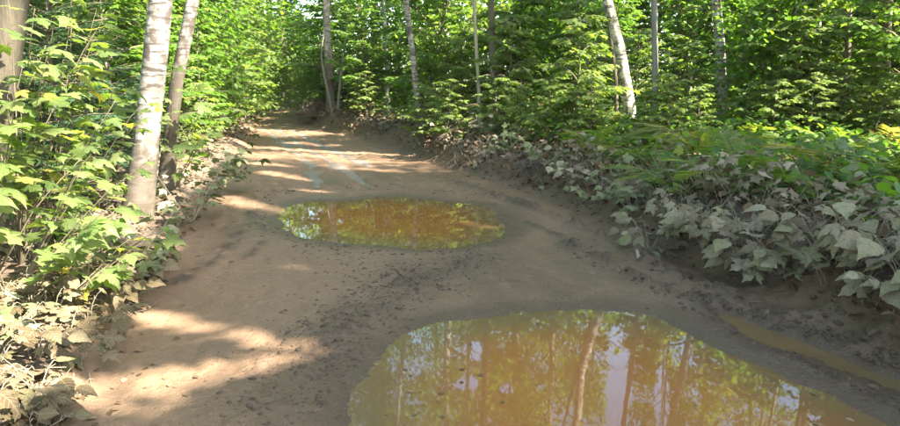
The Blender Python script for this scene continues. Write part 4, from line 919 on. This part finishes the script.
def stick(label, pts, rad, mat=M_STEM):
    P = [];
    for u, v, Y in pts: P.append(at_y(u, v, Y))
    P = np.array(P); b = P[0].copy(); g = Geo(); s = np.linspace(0, 1, 9); t = np.linspace(0, 1, len(P)); Q = np.column_stack([np.interp(s, t, P[:, a]) for a in range(3)])-b
    Q += RS(int(b[0]*100) % 999).randn(9, 3)*.006; g.tube(Q, rad*(1-.4*s), 6); me = g.mesh('stick', mat); o = obj('stick', me, None, tuple(b)); tag(o, label, 'stick')
stick('pale dry stick leaning upright against the right bank plants', [(767, 300, 5.15), (774, 270, 5.25), (780, 246, 5.4)], .008)
stick('pale dry stick lying slanted on the right bank', [(799, 312, 4.75), (820, 297, 4.95), (842, 282, 5.2)], .008)
stick('bent dry stick hanging down at the right frame edge', [(872, 268, 4.95), (880, 312, 4.6), (905, 345, 4.2)], .006)
stick('straight dry twig poking up from the left bank plants', [(20, 340, 4.3), (32, 312, 4.4), (44, 285, 4.5)], .005)
stick('thin bare branch slanting across the left maple leaves', [(8, 178, 5.4), (28, 170, 5.5), (48, 160, 5.6)], .006)
# faint haze, added to brighten the dark gaps of the wood
m, t, out = mat_new('haze'); pv = t.nodes.new('ShaderNodeVolumePrincipled'); pv.inputs['Color'].default_value = (1, .98, .90, 1); pv.inputs['Density'].default_value = .0004; pv.inputs['Anisotropy'].default_value = .2
t.links.new(pv.outputs[0], out.inputs['Volume'])
bv = np.array([(x, y, z) for z in (-1.2, 22) for x, y in ((-85, -36), (85, -36), (85, 100), (-85, 100))]); bf = np.array([(0, 3, 2, 1), (4, 5, 6, 7), (0, 1, 5, 4), (1, 2, 6, 5), (2, 3, 7, 6), (3, 0, 4, 7)])
stuff(obj('haze', mesh('haze', bv, bf, m)), 'faint haze added to lift the dark forest gaps')
def road_leaves(n, r):
    y = 2.8+16*r.rand(n)**1.4; e = r.rand(n) < .5; x = np.where(e, xl(y)+.05+.5*np.abs(r.randn(n))*.5, xr(y)-.05-.5*np.abs(r.randn(n))*.5); a = r.rand(n)*6.28
    k = np.min([sdf(x, y, Q) for Q in (NEAR, FAR, RUT)], 0) > .05; x, y, a = x[k], y[k], a[k]; m = len(x)
    return pack(np.column_stack([x, y, Hv(x, y)+.006]), np.column_stack([np.cos(a), np.sin(a), .1*r.randn(m)]), np.column_stack([r.randn(m)*.2, r.randn(m)*.2, np.ones(m)]), .022+.045*r.rand(m)**2, .3+.7*r.rand(m))
stuff(obj('fallen_leaves', leaf_mesh('fallen_leaves', T_OVAL, road_leaves(320, RS(441)), M_DEAD)), 'small fallen leaves lying along the road edges')
def floating(n, r):
    P = []
    for _ in range(n*6):
        Q = (NEAR, FAR)[r.rand() < .3]; lo, hi = Q.min(0), Q.max(0); p = lo+(hi-lo)*r.rand(2); f = sdf(p[:1], p[1:], Q)[0]
        if f < -.12 and (f > -.5 or r.rand() < .2) and p[1] > 2.7: P.append(p)
        if len(P) >= n: break
    P = np.array(P); m = len(P); a = r.rand(m)*6.28
    return pack(np.column_stack([P, np.full(m, .004)]), np.column_stack([np.cos(a), np.sin(a), np.zeros(m)]), np.column_stack([r.randn(m)*.05, r.randn(m)*.05, np.ones(m)]), .012+.035*r.rand(m)**2, .3+.7*r.rand(m))
stuff(obj('floating_leaves', leaf_mesh('floating_leaves', T_OVAL, floating(110, RS(442)), M_DEAD)), 'tiny leaves and bits floating on the puddles')
print('tris', sum(len(m.loop_triangles) or sum(len(p.vertices)-2 for p in m.polygons) if False else len(m.polygons) for m in bpy.data.meshes), 'objects', len(bpy.data.objects))
